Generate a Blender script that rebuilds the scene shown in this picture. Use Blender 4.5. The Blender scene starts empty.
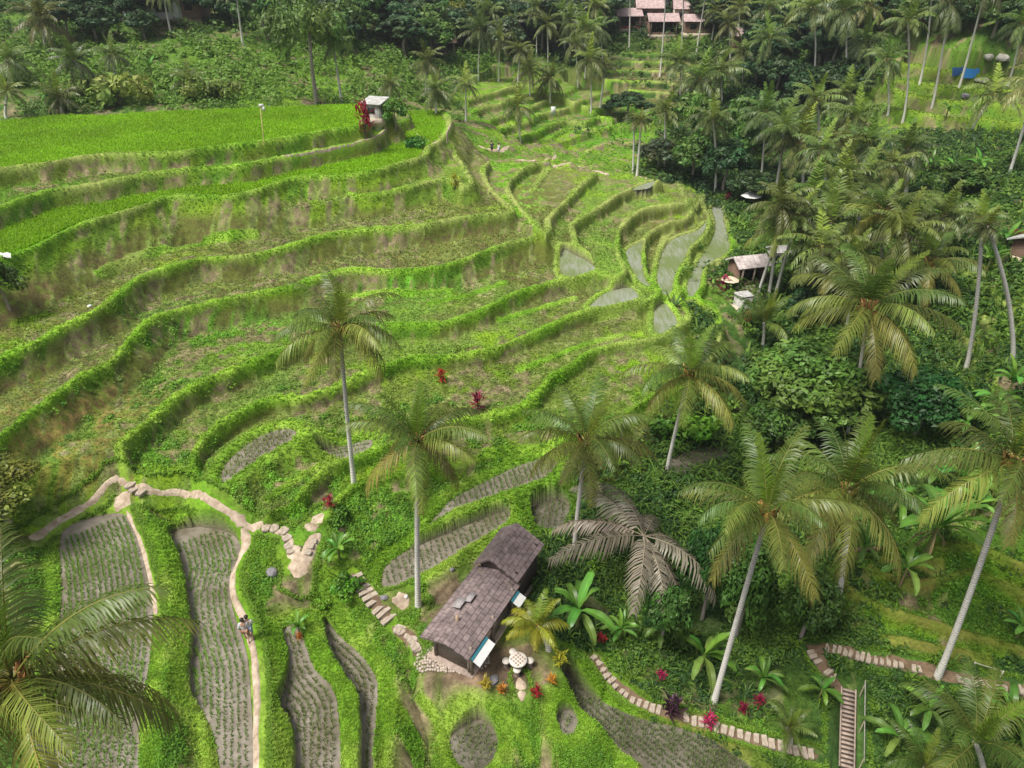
import bpy, bmesh, math, random
import numpy as np
from mathutils import Vector, Matrix, Euler
R = math.radians
random.seed(7)
rng = np.random.default_rng(11)
scene = bpy.context.scene
COL = scene.collection
Q = 1.0                                   # terrain resolution factor

# ------------------------------------------------------------------ camera
CAM_H, PITCH, FPX = 30.0, 32.0, 683.0
W, H = 1024, 768
cp, sp = math.cos(R(PITCH)), math.sin(R(PITCH))
cam_data = bpy.data.cameras.new('camera'); cam = bpy.data.objects.new('camera', cam_data); COL.objects.link(cam)
cam.location = (0, 0, CAM_H); cam.rotation_euler = (R(90 - PITCH), 0, 0)
cam_data.sensor_width = 36.0; cam_data.lens = 36.0 * FPX / W; cam_data.clip_end = 2000; cam_data.clip_start = 0.2
scene.camera = cam

def ray(px, py):
    a = (px - W / 2) / FPX; b = (H / 2 - py) / FPX
    return np.array([a, cp + b * sp, -sp + b * cp])      # world direction, 1 unit of depth

def atz(px, py, z):
    d = ray(px, py); t = (z - CAM_H) / d[2]
    return np.array([d[0] * t, d[1] * t, z])

def atY(px, py, Y):
    d = ray(px, py); t = Y / d[1]
    return np.array([d[0] * t, Y, CAM_H + d[2] * t])

def project(x, y, z):
    dep = y * cp - (z - CAM_H) * sp
    up = y * sp + (z - CAM_H) * cp
    dep = np.maximum(dep, 0.1)
    return W / 2 + FPX * x / dep, H / 2 - FPX * up / dep

# ------------------------------------------------------------------ noise
def vnoise(x, y, seed):
    xi = np.floor(x).astype(np.int64); yi = np.floor(y).astype(np.int64)
    fx = x - xi; fy = y - yi
    fx = fx * fx * (3 - 2 * fx); fy = fy * fy * (3 - 2 * fy)
    def h(a, b):
        n = (a * 374761393 + b * 668265263 + seed * 1274126177) & 0xFFFFFFFF
        n = ((n ^ (n >> 13)) * 1274126177) & 0xFFFFFFFF
        n = n ^ (n >> 16)
        return (n & 0xFFFF) / 65535.0
    a = h(xi, yi); b = h(xi + 1, yi); c = h(xi, yi + 1); d = h(xi + 1, yi + 1)
    return (a * (1 - fx) + b * fx) * (1 - fy) + (c * (1 - fx) + d * fx) * fy - 0.5

def fbm(x, y, scale, seed, octs=3):
    s = 0; a = 1.0
    for k in range(octs):
        s = s + a * vnoise(x / scale * 2 ** k + 13.7 * k, y / scale * 2 ** k + 7.1 * k, seed + k); a *= 0.5
    return s

# ------------------------------------------------------------------ polylines
def smooth_poly(pts, closed=False, n=3):
    """Catmull-Rom resample of a traced polyline."""
    P = np.array(pts, float)
    m = len(P); out = []
    rngk = range(m if closed else m - 1)
    for i in rngk:
        p0 = P[(i - 1) % m] if closed or i > 0 else P[i]
        p1 = P[i]; p2 = P[(i + 1) % m]
        p3 = P[(i + 2) % m] if closed or i + 2 < m else P[(i + 1) % m]
        for k in range(n):
            t = k / n
            out.append(0.5 * ((2 * p1) + (-p0 + p2) * t + (2 * p0 - 5 * p1 + 4 * p2 - p3) * t * t + (-p0 + 3 * p1 - 3 * p2 + p3) * t ** 3))
    if not closed: out.append(P[-1])
    return np.array(out)

def dist_polyline(x, y, P):
    d2 = np.full(x.shape, 1e9)
    for i in range(len(P) - 1):
        ax, ay = P[i][:2]; bx, by = P[i + 1][:2]
        vx, vy = bx - ax, by - ay; L = vx * vx + vy * vy + 1e-12
        t = np.clip(((x - ax) * vx + (y - ay) * vy) / L, 0, 1)
        d2 = np.minimum(d2, (x - ax - t * vx) ** 2 + (y - ay - t * vy) ** 2)
    return np.sqrt(d2)

def inside_poly(x, y, P):
    c = np.zeros(x.shape, bool); n = len(P); j = n - 1
    for i in range(n):
        xi, yi = P[i][:2]; xj, yj = P[j][:2]
        if yi != yj:
            c ^= ((yi > y) != (yj > y)) & (x < (xj - xi) * (y - yi) / (yj - yi) + xi)
        j = i
    return c

# ------------------------------------------------------------------ the traced terraces: (name, z, wall slope, front edge, hidden back edge)
MESAS = [
 ('F9', 1.9, 1.7, [(330,520),(352,492),(400,478),(440,470),(470,462),(500,450),(540,442),(590,435),(612,430),(640,410),(660,398),(690,385),(712,360),(722,335),(720,317),(714,306),(700,300),(705,288),(707,272),(717,265),(735,255),(732,237),(727,220),(725,205)],
    [(715,196),(690,187),(640,180),(560,165),(450,160),(-250,170),(-320,560),(-60,520),(60,505),(110,492),(180,505),(300,530)]),
 ('F8', 2.7, 1.7, [(300,500),(330,470),(380,452),(420,440),(460,424),(480,420),(525,409),(542,392),(552,380),(570,370),(587,357),(597,352),(620,346),(655,341),(675,334),(692,318),(686,306),(679,298),(683,291),(677,285),(680,277),(690,264),(691,252),(700,245),(707,237),(712,222),(705,207),(705,197)],
    [(690,187),(640,179),(560,163),(450,156),(-250,166),(-300,540),(60,498),(110,488),(180,498),(260,515)]),
 ('F7', 3.6, 1.8, [(215,498),(199,485),(197,455),(222,427),(260,406),(285,400),(305,399),(340,388),(380,371),(410,361),(440,360),(465,357),(496,351),(505,347),(542,332),(575,317),(605,310),(640,305),(655,300),(661,291),(648,280),(644,260),(646,242),(655,232),(670,225),(688,220),(700,204)],
    [(690,187),(640,178),(560,162),(450,154),(-250,164),(-280,520),(80,496),(130,490),(180,497)]),
 ('F6', 4.7, 1.6, [(112,492),(120,462),(125,445),(150,425),(165,412),(185,395),(210,382),(240,370),(265,360),(290,350),(310,342),(355,331),(390,327),(440,326),(465,320),(480,315),(496,306),(517,295),(555,284),(600,276),(618,279),(627,272),(620,255),(619,235),(625,227),(635,217),(650,210),(670,207),(692,204)],
    [(682,187),(640,177),(560,161),(450,151),(-250,160),(-260,500),(0,520),(60,500)]),
 ('S3', 5.7, 1.8, [(548,248),(570,252),(592,258),(580,247),(576,237),(575,225),(587,217),(605,207),(620,196),(640,189),(662,184)],
    [(640,176),(560,160),(520,160),(520,200),(535,235)]),
 ('F5', 6.4, 1.1, [(-60,470),(-10,450),(30,417),(50,405),(75,385),(95,372),(115,362),(130,345),(150,325),(170,315),(200,307),(256,295),(290,289),(320,280),(340,274),(360,272),(400,273),(440,269),(470,260),(482,255),(496,250),(515,244),(540,238),(551,231),(551,222),(555,215),(565,205),(580,190),(597,175)],
    [(570,162),(530,156),(490,149),(450,142),(300,140),(-250,150),(-300,520),(-120,500)]),
 ('S1', 7.2, 1.8, [(546,235),(537,225),(522,210),(512,195),(510,185),(517,177),(530,168),(550,163)],
    [(520,156),(490,160),(490,190),(505,205),(520,222)]),
 ('F4', 8.0, 1.3, [(-60,395),(-20,372),(0,363),(30,350),(60,333),(95,315),(120,298),(140,281),(170,270),(200,261),(240,258),(280,252),(310,242),(340,235),(380,231),(420,228),(450,222),(480,217),(514,213),(505,202),(492,190),(485,172),(490,164)],
    [(470,148),(440,139),(300,137),(-250,145),(-280,480),(-150,440)]),
 ('F3', 9.6, 1.0, [(350,197),(370,197),(400,192),(430,184),(450,181),(464,189),(474,184),(464,166),(452,150)],
    [(440,135),(300,135),(200,138),(60,170),(-60,225),(-60,250),(60,242),(150,222),(250,215),(320,205)]),
 ('F2', 11.2, 0.9, [(-60,285),(-20,268),(20,255),(40,248),(75,230),(100,222),(150,206),(165,200),(190,198),(230,198),(260,192),(300,180),(360,176),(400,166),(425,158),(432,148),(441,143),(449,132),(452,122),(445,113)],
    [(430,110),(300,118),(-250,130),(-280,420),(-150,330)]),
 ('F1', 12.6, 1.6, [(-60,232),(0,210),(20,203),(50,193),(100,186),(150,176),(200,170),(240,168),(280,160),(320,152),(340,148),(372,141),(384,134),(386,128)],
    [(410,118),(405,107),(300,110),(-250,122),(-280,350),(-150,270)]),
 ('F0', 14.0, 1.8, [(-60,186),(0,171),(40,166),(75,160),(110,156),(150,156),(190,153),(220,149),(256,145),(300,138),(340,131),(364,127),(368,118)],
    [(392,117),(390,106),(345,105),(262,108),(160,112),(100,116),(60,115),(0,122),(-120,130),(-280,140),(-280,260),(-150,212)]),
 ('R1', 1.3, 1.5, [(836,572),(848,590),(870,605),(900,617),(930,627),(960,637),(990,645),(1050,662)], [(1150,640),(1100,560),(1000,545),(900,550),(850,560)]),
 ('R2', 2.3, 1.5, [(866,568),(890,580),(930,586),(958,577),(980,577),(1024,597),(1070,612)], [(1150,570),(1000,525),(900,545)]),
 ('R3', 3.3, 1.5, [(930,552),(960,548),(990,556),(1024,570),(1070,585)], [(1150,540),(1000,512),(940,530)]),
 ('L6', 4.0, 1.2, [(580,164),(586,156),(596,149),(610,145),(630,145),(648,150)], [(660,140),(640,132),(590,138),(560,150)]),
 ('L1', 5.0, 1.2, [(524,152),(540,146),(551,141),(560,135),(576,130),(600,131),(618,127),(636,124),(650,128)], [(660,112),(600,108),(540,118),(500,138)]),
 ('L2', 5.8, 1.2, [(508,146),(522,139),(537,135),(548,128),(566,122),(584,124),(600,119),(612,121)], [(640,105),(590,100),(530,110),(490,130)]),
 ('L3', 6.6, 1.2, [(498,134),(512,128),(530,123),(541,116),(560,112),(578,107),(592,112),(606,110)], [(630,96),(580,92),(520,98),(480,118)]),
 ('L4', 7.4, 1.2, [(484,126),(500,119),(516,113),(532,109),(546,102),(562,100),(574,104),(585,101)], [(610,90),(570,86),(510,90),(470,106)]),
 ('L5', 8.3, 1.2, [(470,116),(486,108),(502,105),(514,99),(530,96),(546,94),(560,96)], [(580,84),(550,80),(500,84),(460,98)]),
 ('L0', 9.2, 1.2, [(468,102),(482,97),(498,93),(512,89),(528,87),(542,89)], [(560,78),(530,75),(490,78),(455,90)]),
 ('U0', 8.6, 1.3, [(850,140),(880,136),(914,135),(941,137),(970,141),(1000,146),(1040,150)], [(1080,135),(1000,126),(920,122),(860,126)]),
 ('U1', 10.2, 1.3, [(846,113),(857,109),(880,110),(904,112),(933,117),(955,121),(975,119),(1000,123),(1040,128)], [(1080,115),(1000,106),(900,98),(850,102)]),
 ('U2', 11.6, 1.3, [(862,96),(872,92),(888,91),(908,96),(933,101),(958,104),(985,104),(1030,110)], [(1080,98),(1000,90),(910,82),(868,86)]),
 ('U3', 12.8, 1.3, [(885,84),(908,83),(933,86),(955,91),(980,90),(1030,95)], [(1080,85),(1000,76),(920,70),(890,76)]),
 ('U4', 14.1, 1.3, [(900,66),(914,66),(930,70),(948,73),(970,76),(1000,78),(1035,80)], [(1080,70),(1000,62),(930,56),(905,60)]),
]
# pond beside the upper path, on the ridge
# ------------------------------------------------------------------ flooded / planted paddies: name, z, outline, row guide (edge the rows follow)
PADDIES = {
 'ring':   (3.3, [(222,482),(223,470),(235,455),(260,437),(282,430),(295,431),(294,438),(280,447),(250,465),(228,482)]),
 'p0':     (1.75, [(318,452),(345,446),(372,440),(366,452),(345,458),(325,460)]),
 'p1':     (1.0, [(430,526),(440,512),(455,498),(510,470),(543,459),(556,461),(554,469),(540,480),(505,492),(450,512)]),
 'p2':     (0.3, [(382,585),(384,570),(395,558),(420,545),(460,528),(500,512),(511,514),(505,524),(470,545),(430,570),(390,588)]),
 'p3':     (-0.3, [(531,508),(560,500),(570,508),(560,527),(538,528)]),
 'p4':     (2.3, [(60,545),(65,530),(90,518),(122,514),(135,530),(145,560),(153,608),(150,660),(140,720),(132,790),(60,790),(60,640),(62,590)]),
 'p5':     (1.3, [(173,545),(172,532),(198,527),(225,531),(239,541),(239,560),(230,580),(233,610),(243,640),(250,680),(253,800),(228,800),(215,740),(205,715),(191,690),(193,640),(189,600),(181,560)]),
 'p6':     (0.3, [(283,632),(297,625),(304,640),(315,670),(337,700),(338,800),(300,800),(295,735),(281,710),(285,690),(290,660)]),
 'p7':     (-0.5, [(326,622),(340,637),(365,660),(378,685),(376,720),(372,800),(362,800),(361,710),(350,690),(335,665),(327,640)]),
 'p9':     (-1.75, [(450,740),(460,728),(480,720),(495,733),(497,750),(482,770),(458,764)]),
 'p10':    (-1.6, [(556,720),(562,711),(572,711),(578,722),(573,734),(562,734)]),
 'p11':    (-2.6, [(556,690),(566,672),(580,688),(600,701),(640,719),(700,735),(760,775),(780,810),(690,810),(640,765),(610,745),(580,722)]),
 'v1':     (-1.2, [(672,478),(668,462),(690,450),(722,446),(728,458),(700,470)]),
 'w1':     (2.75, [(664,296),(657,280),(659,262),(665,248),(676,238),(695,232),(703,226),(707,222),(702,236),(690,248),(684,260),(675,275),(672,290)]),
 'w2':     (1.95, [(690,298),(687,285),(695,268),(703,255),(712,240),(716,224),(712,208),(722,208),(724,222),(728,238),(728,252),(712,262),(702,272),(699,288)]),
 'w3':     (5.0, [(562,250),(575,255),(590,263),(595,270),(580,275),(567,277),(560,268)]),
 'w4':     (3.65, [(626,252),(637,244),(643,243),(641,258),(645,278),(650,287),(640,282),(630,266)]),
 'w5':     (2.75, [(654,318),(656,308),(664,304),(672,312),(677,324),(668,332),(655,333)]),
 'w6':     (5.75, [(632,190),(645,184),(656,181),(650,188),(640,190)]),
 'w7':     (3.65, [(590,310),(600,297),(615,290),(630,288),(638,296),(630,303)]),
}
# ------------------------------------------------------------------ smooth ground under everything: image point + height, or world point
BASE_IMG = [
 (100,107,14),(0,113,14.3),(300,101,13.6),(200,104,13.8),(-150,125,14.5),(100,60,17),(100,30,20),(250,60,16.5),(250,30,19.5),(350,80,13),(400,60,14),(-150,50,19),
 (450,60,12),(450,40,15),(430,110,9.5),(480,120,8),(462,130,9.3),(520,110,6.5),(600,90,8),(600,60,11.5),(660,40,14.5),(660,24,17),(560,150,5),(640,150,3.6),(700,170,2.8),(520,140,6.3),(520,152,6.5),
 (750,200,2.5),(745,275,2.0),(760,320,0.3),(725,345,0.3),(735,400,-1.4),(690,460,-1.2),(640,500,-1.9),(620,560,-2.3),(620,620,-1.9),(700,640,-3),(750,600,-3.5),(800,560,-3),(800,480,-3),
 (850,430,-3),(780,400,-2.5),(830,650,-0.5),(1024,690,0.6),(900,660,0.3),(850,700,-1.6),(850,760,-3.2),(760,745,-2.4),(700,720,-2.2),(600,668,-1.6),(1000,760,-1.5),(900,640,0.6),(1000,660,0.8),
 (900,535,1.6),(1000,520,3.2),(850,540,0.2),(860,600,0.2),(960,370,2),(1000,350,3.5),(900,350,0),(1000,280,5.5),(880,250,3),(1000,200,8),(880,140,7.8),(1000,140,9.5),(935,108,11),(1010,105,12.2),(840,105,9.5),(870,75,13),(1000,75,14.8),(760,130,5),(900,55,15.5),(1000,55,17),(900,20,19.5),(1000,20,21.5),
 (1150,300,10),(1150,500,6),(1150,650,3.5),(1200,150,13),(800,170,3.5),(860,170,6.5),(820,250,1.5),
 (100,560,2.3),(100,700,2.1),(215,600,1.3),(20,490,4),(280,580,0.9),(320,700,0.3),(365,690,-0.5),(400,640,-0.3),(420,740,-1.7),(480,740,-1.9),(570,740,-2.4),(650,748,-2.6),(290,720,0.6),(265,720,0.8),(400,690,-1.0),
 (100,900,1.8),(-200,700,3),(-200,900,2.2),(300,900,-0.4),(500,900,-2.6),(800,900,-3.6),(1000,900,-2),(1200,850,0),
 (450,640,0.0),(500,660,0.0),(545,655,0.0),(480,600,0.05),(520,640,0),(520,690,-0.7),(440,680,-0.5),(530,560,-0.2),(575,600,-0.8),(575,640,-0.9),(560,545,-0.6),
 (300,550,1.9),(340,560,0.9),(370,580,0.6),(410,620,0.2),(420,575,0.3),(330,600,0.5),
]
BASE_W = [(0,260,40),(-150,200,36),(120,180,38),(90,260,52),(-120,300,55),(-40,210,30),(40,215,27),(60,330,60),(-180,130,22),(170,120,36),(-60,160,25),(0,190,22),(75,150,28),(90,140,25),(130,140,30)]

def rbf_fit(P, z, lam=0.3):
    n = len(P); d = np.sqrt(((P[:, None] - P[None]) ** 2).sum(-1))
    A = np.zeros((n + 3, n + 3)); A[:n, :n] = -d; A[:n, :n] += 0; A[range(n), range(n)] += lam
    A[:n, n] = 1; A[:n, n + 1:] = P; A[n, :n] = 1; A[n + 1:, :n] = P.T
    b = np.zeros(n + 3); b[:n] = z
    A[:n, :n] = -A[:n, :n] - 2 * lam * np.eye(n) * 0
    return np.linalg.lstsq(A, b, rcond=None)[0]
ctrl = np.array([atz(*c) for c in BASE_IMG] + [np.array(c, float) for c in BASE_W])
# distances are compressed with range so that near detail stays sharp
def warp(x, y):
    r = np.sqrt(x * x + y * y) + 1e-6; k = 40 * np.log1p(r / 40.0) / r
    return x * k, y * k
cw = np.stack(warp(ctrl[:, 0], ctrl[:, 1]), 1)
wts = rbf_fit(cw, ctrl[:, 2])
def base_height(x, y):
    wx, wy = warp(x, y); s = wts[-3] + wts[-2] * wx + wts[-1] * wy
    for i in range(len(cw)):
        s = s + wts[i] * np.sqrt((wx - cw[i, 0]) ** 2 + (wy - cw[i, 1]) ** 2)
    return s

# ------------------------------------------------------------------ the grid: dense near the drone, coarse far away
NC, NR = int(1250 * Q), int(1320 * Q)
Y0, Y1, XO, XS = 10.5, 330.0, 22.0, 0.6
UMAX = 1.55
ug = np.linspace(-UMAX, UMAX, NC); yg = Y0 * (Y1 / Y0) ** np.linspace(0, 1, NR)
GX = ug[None, :] * XS * (yg[:, None] + XO); GY = np.repeat(yg[:, None], NC, 1)
GZ = base_height(GX, GY)
GZ = GZ + 0.25 * fbm(GX, GY, 4.0, 3) * np.clip(GY / 40, 0.3, 2)

def boxed(P, pad):
    """index window of the grid rows/cols touched by a world polygon"""
    ymin, ymax = P[:, 1].min() - pad, P[:, 1].max() + pad
    r0 = int(np.clip(np.searchsorted(yg, ymin), 0, NR - 1)); r1 = int(np.clip(np.searchsorted(yg, ymax) + 1, 1, NR))
    lo = P[:, 0].min() - pad; hi = P[:, 0].max() + pad
    ya, yb = yg[r0], yg[r1 - 1]
    us = [lo / (XS * (ya + XO)), lo / (XS * (yb + XO)), hi / (XS * (ya + XO)), hi / (XS * (yb + XO))]
    c0 = int(np.clip(np.searchsorted(ug, min(us)), 0, NC - 1)); c1 = int(np.clip(np.searchsorted(ug, max(us)) + 1, 1, NC))
    return slice(r0, r1), slice(c0, c1)

# terraced far slopes: quantise the smooth ground where paddies climb the hillsides
gpx, gpy = project(GX, GY, GZ)
def ell(cx, cy, rx, ry, px=None, py=None, soft=0.5):
    px = gpx if px is None else px; py = gpy if py is None else py
    q = np.sqrt(((px - cx) / rx) ** 2 + ((py - cy) / ry) ** 2)
    return np.clip((1 + soft - q) / (2 * soft), 0, 1)
terr_mask = np.maximum.reduce([ell(630,85,75,35), ell(960,330,70,60), ell(860,210,60,40)*0.3, ell(420,75,60,25)*0.6])
warpn = GZ + 1.3 * fbm(GX, GY, 17.0, 21, 2)
STEP = np.where(GY > 75, 1.15, 1.15)
qv = warpn / STEP; fr = qv - np.floor(qv)
ramp = np.clip((fr - 0.74) / 0.26, 0, 1)
bundq = np.exp(-((fr - 0.02) / 0.06) ** 2) + np.exp(-((fr - 1.0) / 0.05) ** 2)
tz = (np.floor(qv) + ramp) * STEP - (warpn - GZ) * 0.0
GZ = GZ * (1 - terr_mask) + terr_mask * (tz + 0.0 - 0.9 * fbm(GX, GY, 14.0, 21, 2) * 0)
A_bund = terr_mask * np.clip(np.exp(-((fr - 0.02) / 0.07) ** 2) + np.exp(-((fr - 0.98) / 0.05) ** 2), 0, 1) * 0.9
A_wall = terr_mask * np.clip((fr - 0.70) / 0.06, 0, 1) * np.clip((0.99 - fr) / 0.04, 0, 1)
A_flat = terr_mask * (fr < 0.72)
BASE0 = GZ.copy()

inside_any = np.zeros(GX.shape, bool); level = np.full(GX.shape, -1)
Zm = np.full(GX.shape, -1e3); MESA_W = {}; WIN = np.full(GX.shape, -1); WD = np.full(GX.shape, 99.0)
dn = 0.35 * fbm(GX, GY, 2.2, 31, 3) + 0.5 * fbm(GX, GY, 7.0, 37, 2)
def wpoly(pts, z): return np.array([atz(p[0], p[1], z) for p in pts])
for li, (nm, z, k, front, back) in enumerate(MESAS):
    F = wpoly(smooth_poly(front), z); B = wpoly(back, z); P = np.vstack([F, B]); MESA_W[nm] = F
    rs, cs = boxed(P, 9.0)
    x, y = GX[rs, cs], GY[rs, cs]
    ins = inside_poly(x, y, P)
    Pc = np.vstack([P, P[:1]])
    d = dist_polyline(x, y, Pc)
    dw = np.maximum(d + dn[rs, cs] * np.clip(d / 1.2, 0, 1), 0)
    h = np.where(ins, z, z - k * dw - 0.25 * np.clip(d / 0.4, 0, 1))
    better = h > Zm[rs, cs]
    WIN[rs, cs] = np.where(better, li, WIN[rs, cs]); WD[rs, cs] = np.where(better, np.where(ins, 0, d), WD[rs, cs])
    Zm[rs, cs] = np.where(better, h, Zm[rs, cs])
    level[rs, cs] = np.where(ins, li, level[rs, cs])
    inside_any[rs, cs] |= ins
behind = (GY > 88) | ((GX < -14) & (GY > 84))
isL = np.isin(level, [i for i, m in enumerate(MESAS) if m[0][0] in 'LU'])
inside_any &= ~(behind & (BASE0 > Zm) & ~(isL & (BASE0 - Zm < 3)))
GZ = np.where(inside_any, Zm, np.maximum(GZ, Zm))
onwall = (~inside_any) & (Zm > BASE0)
# inside a mesa but above its own level = wall of a higher one
levz = np.array([m[1] for m in MESAS] + [-99.0])[level]
A_wall = np.where(inside_any, np.clip((Zm - levz - 0.05) / 0.25, 0, 1), np.where(onwall, 1.0, A_wall))
A_bund = np.where(inside_any | onwall, 0, A_bund); A_flat = np.where(inside_any | onwall, 0, A_flat)
# bunds along the traced front edges: a low crisp rim on the inner side
A_edge = np.zeros(GX.shape)
for li, (nm, z, k, front, back) in enumerate(MESAS):
    F = MESA_W[nm]; rs, cs = boxed(F, 2.5); x, y = GX[rs, cs], GY[rs, cs]
    d = dist_polyline(x, y, F) + 0.12 * fbm(x, y, 0.9, 41, 2)
    own = (level[rs, cs] == li) & (np.abs(GZ[rs, cs] - z) < .25)
    wd = np.clip(0.30 + 0.003 * y, 0.34, 0.6) * np.clip(1 + .9 * fbm(x, y, 3.5, 43, 2), .7, 1.5)
    inn = np.clip((wd - d) / .16 + .5, 0, 1) * own
    out = np.clip(1 - d / .22, 0, 1) * (~own) * (np.abs(GZ[rs, cs] - z) < .6)
    bh = .22 + .0016 * np.maximum(y - 40, 0); GZ[rs, cs] = GZ[rs, cs] + bh * inn + .5 * bh * out
    A_bund[rs, cs] = np.maximum(A_bund[rs, cs], np.maximum(inn, out))
    A_edge[rs, cs] = np.maximum(A_edge[rs, cs], np.exp(-(d / 1.2) ** 2) * (np.abs(GZ[rs, cs] - z) < .9))
def height(x, y):
    x = np.asarray(x, float); y = np.asarray(y, float)
    r = np.clip(np.log(np.maximum(y, Y0) / Y0) / math.log(Y1 / Y0) * (NR - 1), 0, NR - 1.001)
    c = np.clip((x / (XS * (y + XO)) + UMAX) / (2 * UMAX) * (NC - 1), 0, NC - 1.001)
    ri = r.astype(int); ci = c.astype(int); fr_, fc = r - ri, c - ci
    return (GZ[ri, ci] * (1 - fc) + GZ[ri, ci + 1] * fc) * (1 - fr_) + (GZ[ri + 1, ci] * (1 - fc) + GZ[ri + 1, ci + 1] * fc) * fr_

def sample(A, x, y):
    r = np.clip(np.log(np.maximum(y, Y0) / Y0) / math.log(Y1 / Y0) * (NR - 1), 0, NR - 1)
    c = np.clip((x / (XS * (y + XO)) + UMAX) / (2 * UMAX) * (NC - 1), 0, NC - 1)
    return A[np.rint(r).astype(int), np.rint(c).astype(int)]

_ts = 12 * (400 / 12.0) ** np.linspace(0, 1, 2600)
def hit(px, py):
    """first point of the ground met by the sight line"""
    d = ray(px, py); X, Y, Z = d[0] * _ts, d[1] * _ts, CAM_H + d[2] * _ts
    ok = (Y > Y0 + .2) & (Y < Y1 - 1)
    hh = height(X, Y); under = (Z < hh) & ok
    if not under.any():
        i = len(_ts) - 1
        return np.array([X[i], Y[i], hh[i]])
    i = int(np.argmax(under)); 
    return np.array([X[i], Y[i], hh[i]])

hit0 = hit
EXTRA = [[(592,243),(605,246),(619,247)], [(626,258),(636,261),(645,262)], [(679,184),(685,195),(692,206),(696,218)], [(672,229),(664,240),(660,252),(658,266),(662,282)], [(556,163),(548,170),(540,180),(532,192)],
 [(100,276),(122,266),(140,258),(165,253),(200,246),(215,241),(255,236)], [(330,300),(370,297),(410,296),(450,292)], [(430,305),(470,296),(505,284)], [(500,322),(540,310),(575,300)], [(520,372),(550,360),(580,348),(620,337)],
 [(262,470),(290,462),(330,440),(352,432)], [(270,500),(300,480),(330,462)], [(458,520),(480,530),(510,520)], [(420,700),(436,720),(444,745)], [(500,720),(520,735),(530,760)], [(540,700),(552,710),(560,735),(580,750)], [(860,560),(900,566),(940,568)], [(880,640),(930,650),(985,662)]]
for tr in EXTRA:
    W3 = np.array([hit0(*q) for q in smooth_poly(tr)]); rs, cs = boxed(W3, 2.0); x, y = GX[rs, cs], GY[rs, cs]
    d = dist_polyline(x, y, W3) + .12 * fbm(x, y, .9, 45, 2); q = np.clip(((.2 + .003 * y) - d) / .18 + .5, 0, 1) * (np.abs(GZ[rs, cs] - W3[:, 2].mean()) < 1.5)
    GZ[rs, cs] = GZ[rs, cs] + .2 * q; A_bund[rs, cs] = np.maximum(A_bund[rs, cs], .8 * q)
# paddies: flatten, with a low grassy rim
PAD_W = {}; A_paddy = np.zeros(GX.shape)
PID = np.full(GX.shape, -1)
for pi_, (nm, (z, pts)) in enumerate(PADDIES.items()):
    P = wpoly(smooth_poly(pts, True), z); PAD_W[nm] = P; rs, cs = boxed(P, 1.0)
    PID[rs, cs] = np.where(inside_poly(GX[rs, cs], GY[rs, cs], P), pi_, PID[rs, cs])
PKEYS = list(PADDIES)
for nm, (z, pts) in sorted(PADDIES.items(), key=lambda q: q[1][0]):
    P = PAD_W[nm]
    rs, cs = boxed(P, 5.0); x, y = GX[rs, cs], GY[rs, cs]
    ins = inside_poly(x, y, P); d = dist_polyline(x, y, np.vstack([P, P[:1]]))
    d = np.maximum(d + 0.15 * fbm(x, y, 1.3, 47, 2) * np.clip(d, 0, 1), 0)
    far = nm[0] == 'w' or nm == 'v1'
    rim = 0.12 if far else 0.22
    up = z + rim * np.clip(d / 0.25, 0, 1) + (.42 if nm in ('p9', 'p10', 'p3') else 1.0) * np.maximum(d - 0.8, 0) + 8 * np.maximum(d - 3.2, 0)
    lo = z + rim * np.clip(d / 0.25, 0, 1) - 0.9 * np.maximum(d - 0.9, 0) - 8 * np.maximum(d - 3.2, 0)
    zz = GZ[rs, cs]; mine = (PID[rs, cs] < 0) | (PID[rs, cs] == PKEYS.index(nm))
    d = d + 0.0
    GZ[rs, cs] = np.where(~mine, zz, np.where(ins, z - 0.06 * np.clip(d / 0.2, 0, 1), np.clip(zz, lo, up) if not far or nm == 'v1' else zz))
    A_paddy[rs, cs] = np.maximum(A_paddy[rs, cs], np.where(ins, 1, 0))
    if nm[0] == 'w':
        A_bund[rs, cs] = np.maximum(A_bund[rs, cs], np.where(ins, 0, np.exp(-((d - .3) / .3) ** 2)))
        GZ[rs, cs] = GZ[rs, cs] + np.where(ins | ~mine | (np.abs(zz - z) > .5), 0, .22 * np.exp(-((d - .3) / .25) ** 2))
    if not far:
        b = np.where(ins | ~mine, 0, np.exp(-((d - 0.4) / 0.6) ** 2))
        A_bund[rs, cs] = np.maximum(A_bund[rs, cs], 0.75 * b)

# level yard under the hut and round the table
YP = wpoly(smooth_poly([(412,640),(430,608),(470,566),(505,540),(545,532),(558,560),(538,615),(562,652),(545,684),(500,690),(445,676)], True), 0.0)
rs, cs = boxed(YP, 4.0); x, y = GX[rs, cs], GY[rs, cs]; ins = inside_poly(x, y, YP); d = np.maximum(dist_polyline(x, y, np.vstack([YP, YP[:1]])) + .25 * fbm(x, y, 1.5, 49, 2), 0)
YARD = np.zeros(GX.shape); YARD[rs, cs] = np.where(ins, 1, np.clip(1 - d / .8, 0, 1))
free = (PID[rs, cs] < 0) & (d < 3)
GZ[rs, cs] = np.where(~free, GZ[rs, cs], np.where(ins, .0, np.clip(GZ[rs, cs], -.95 * d - 4 * np.maximum(d - 2.2, 0), .9 * d + 4 * np.maximum(d - 2.2, 0))))
A_bund[rs, cs] = np.where(ins, 0, A_bund[rs, cs])
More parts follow.
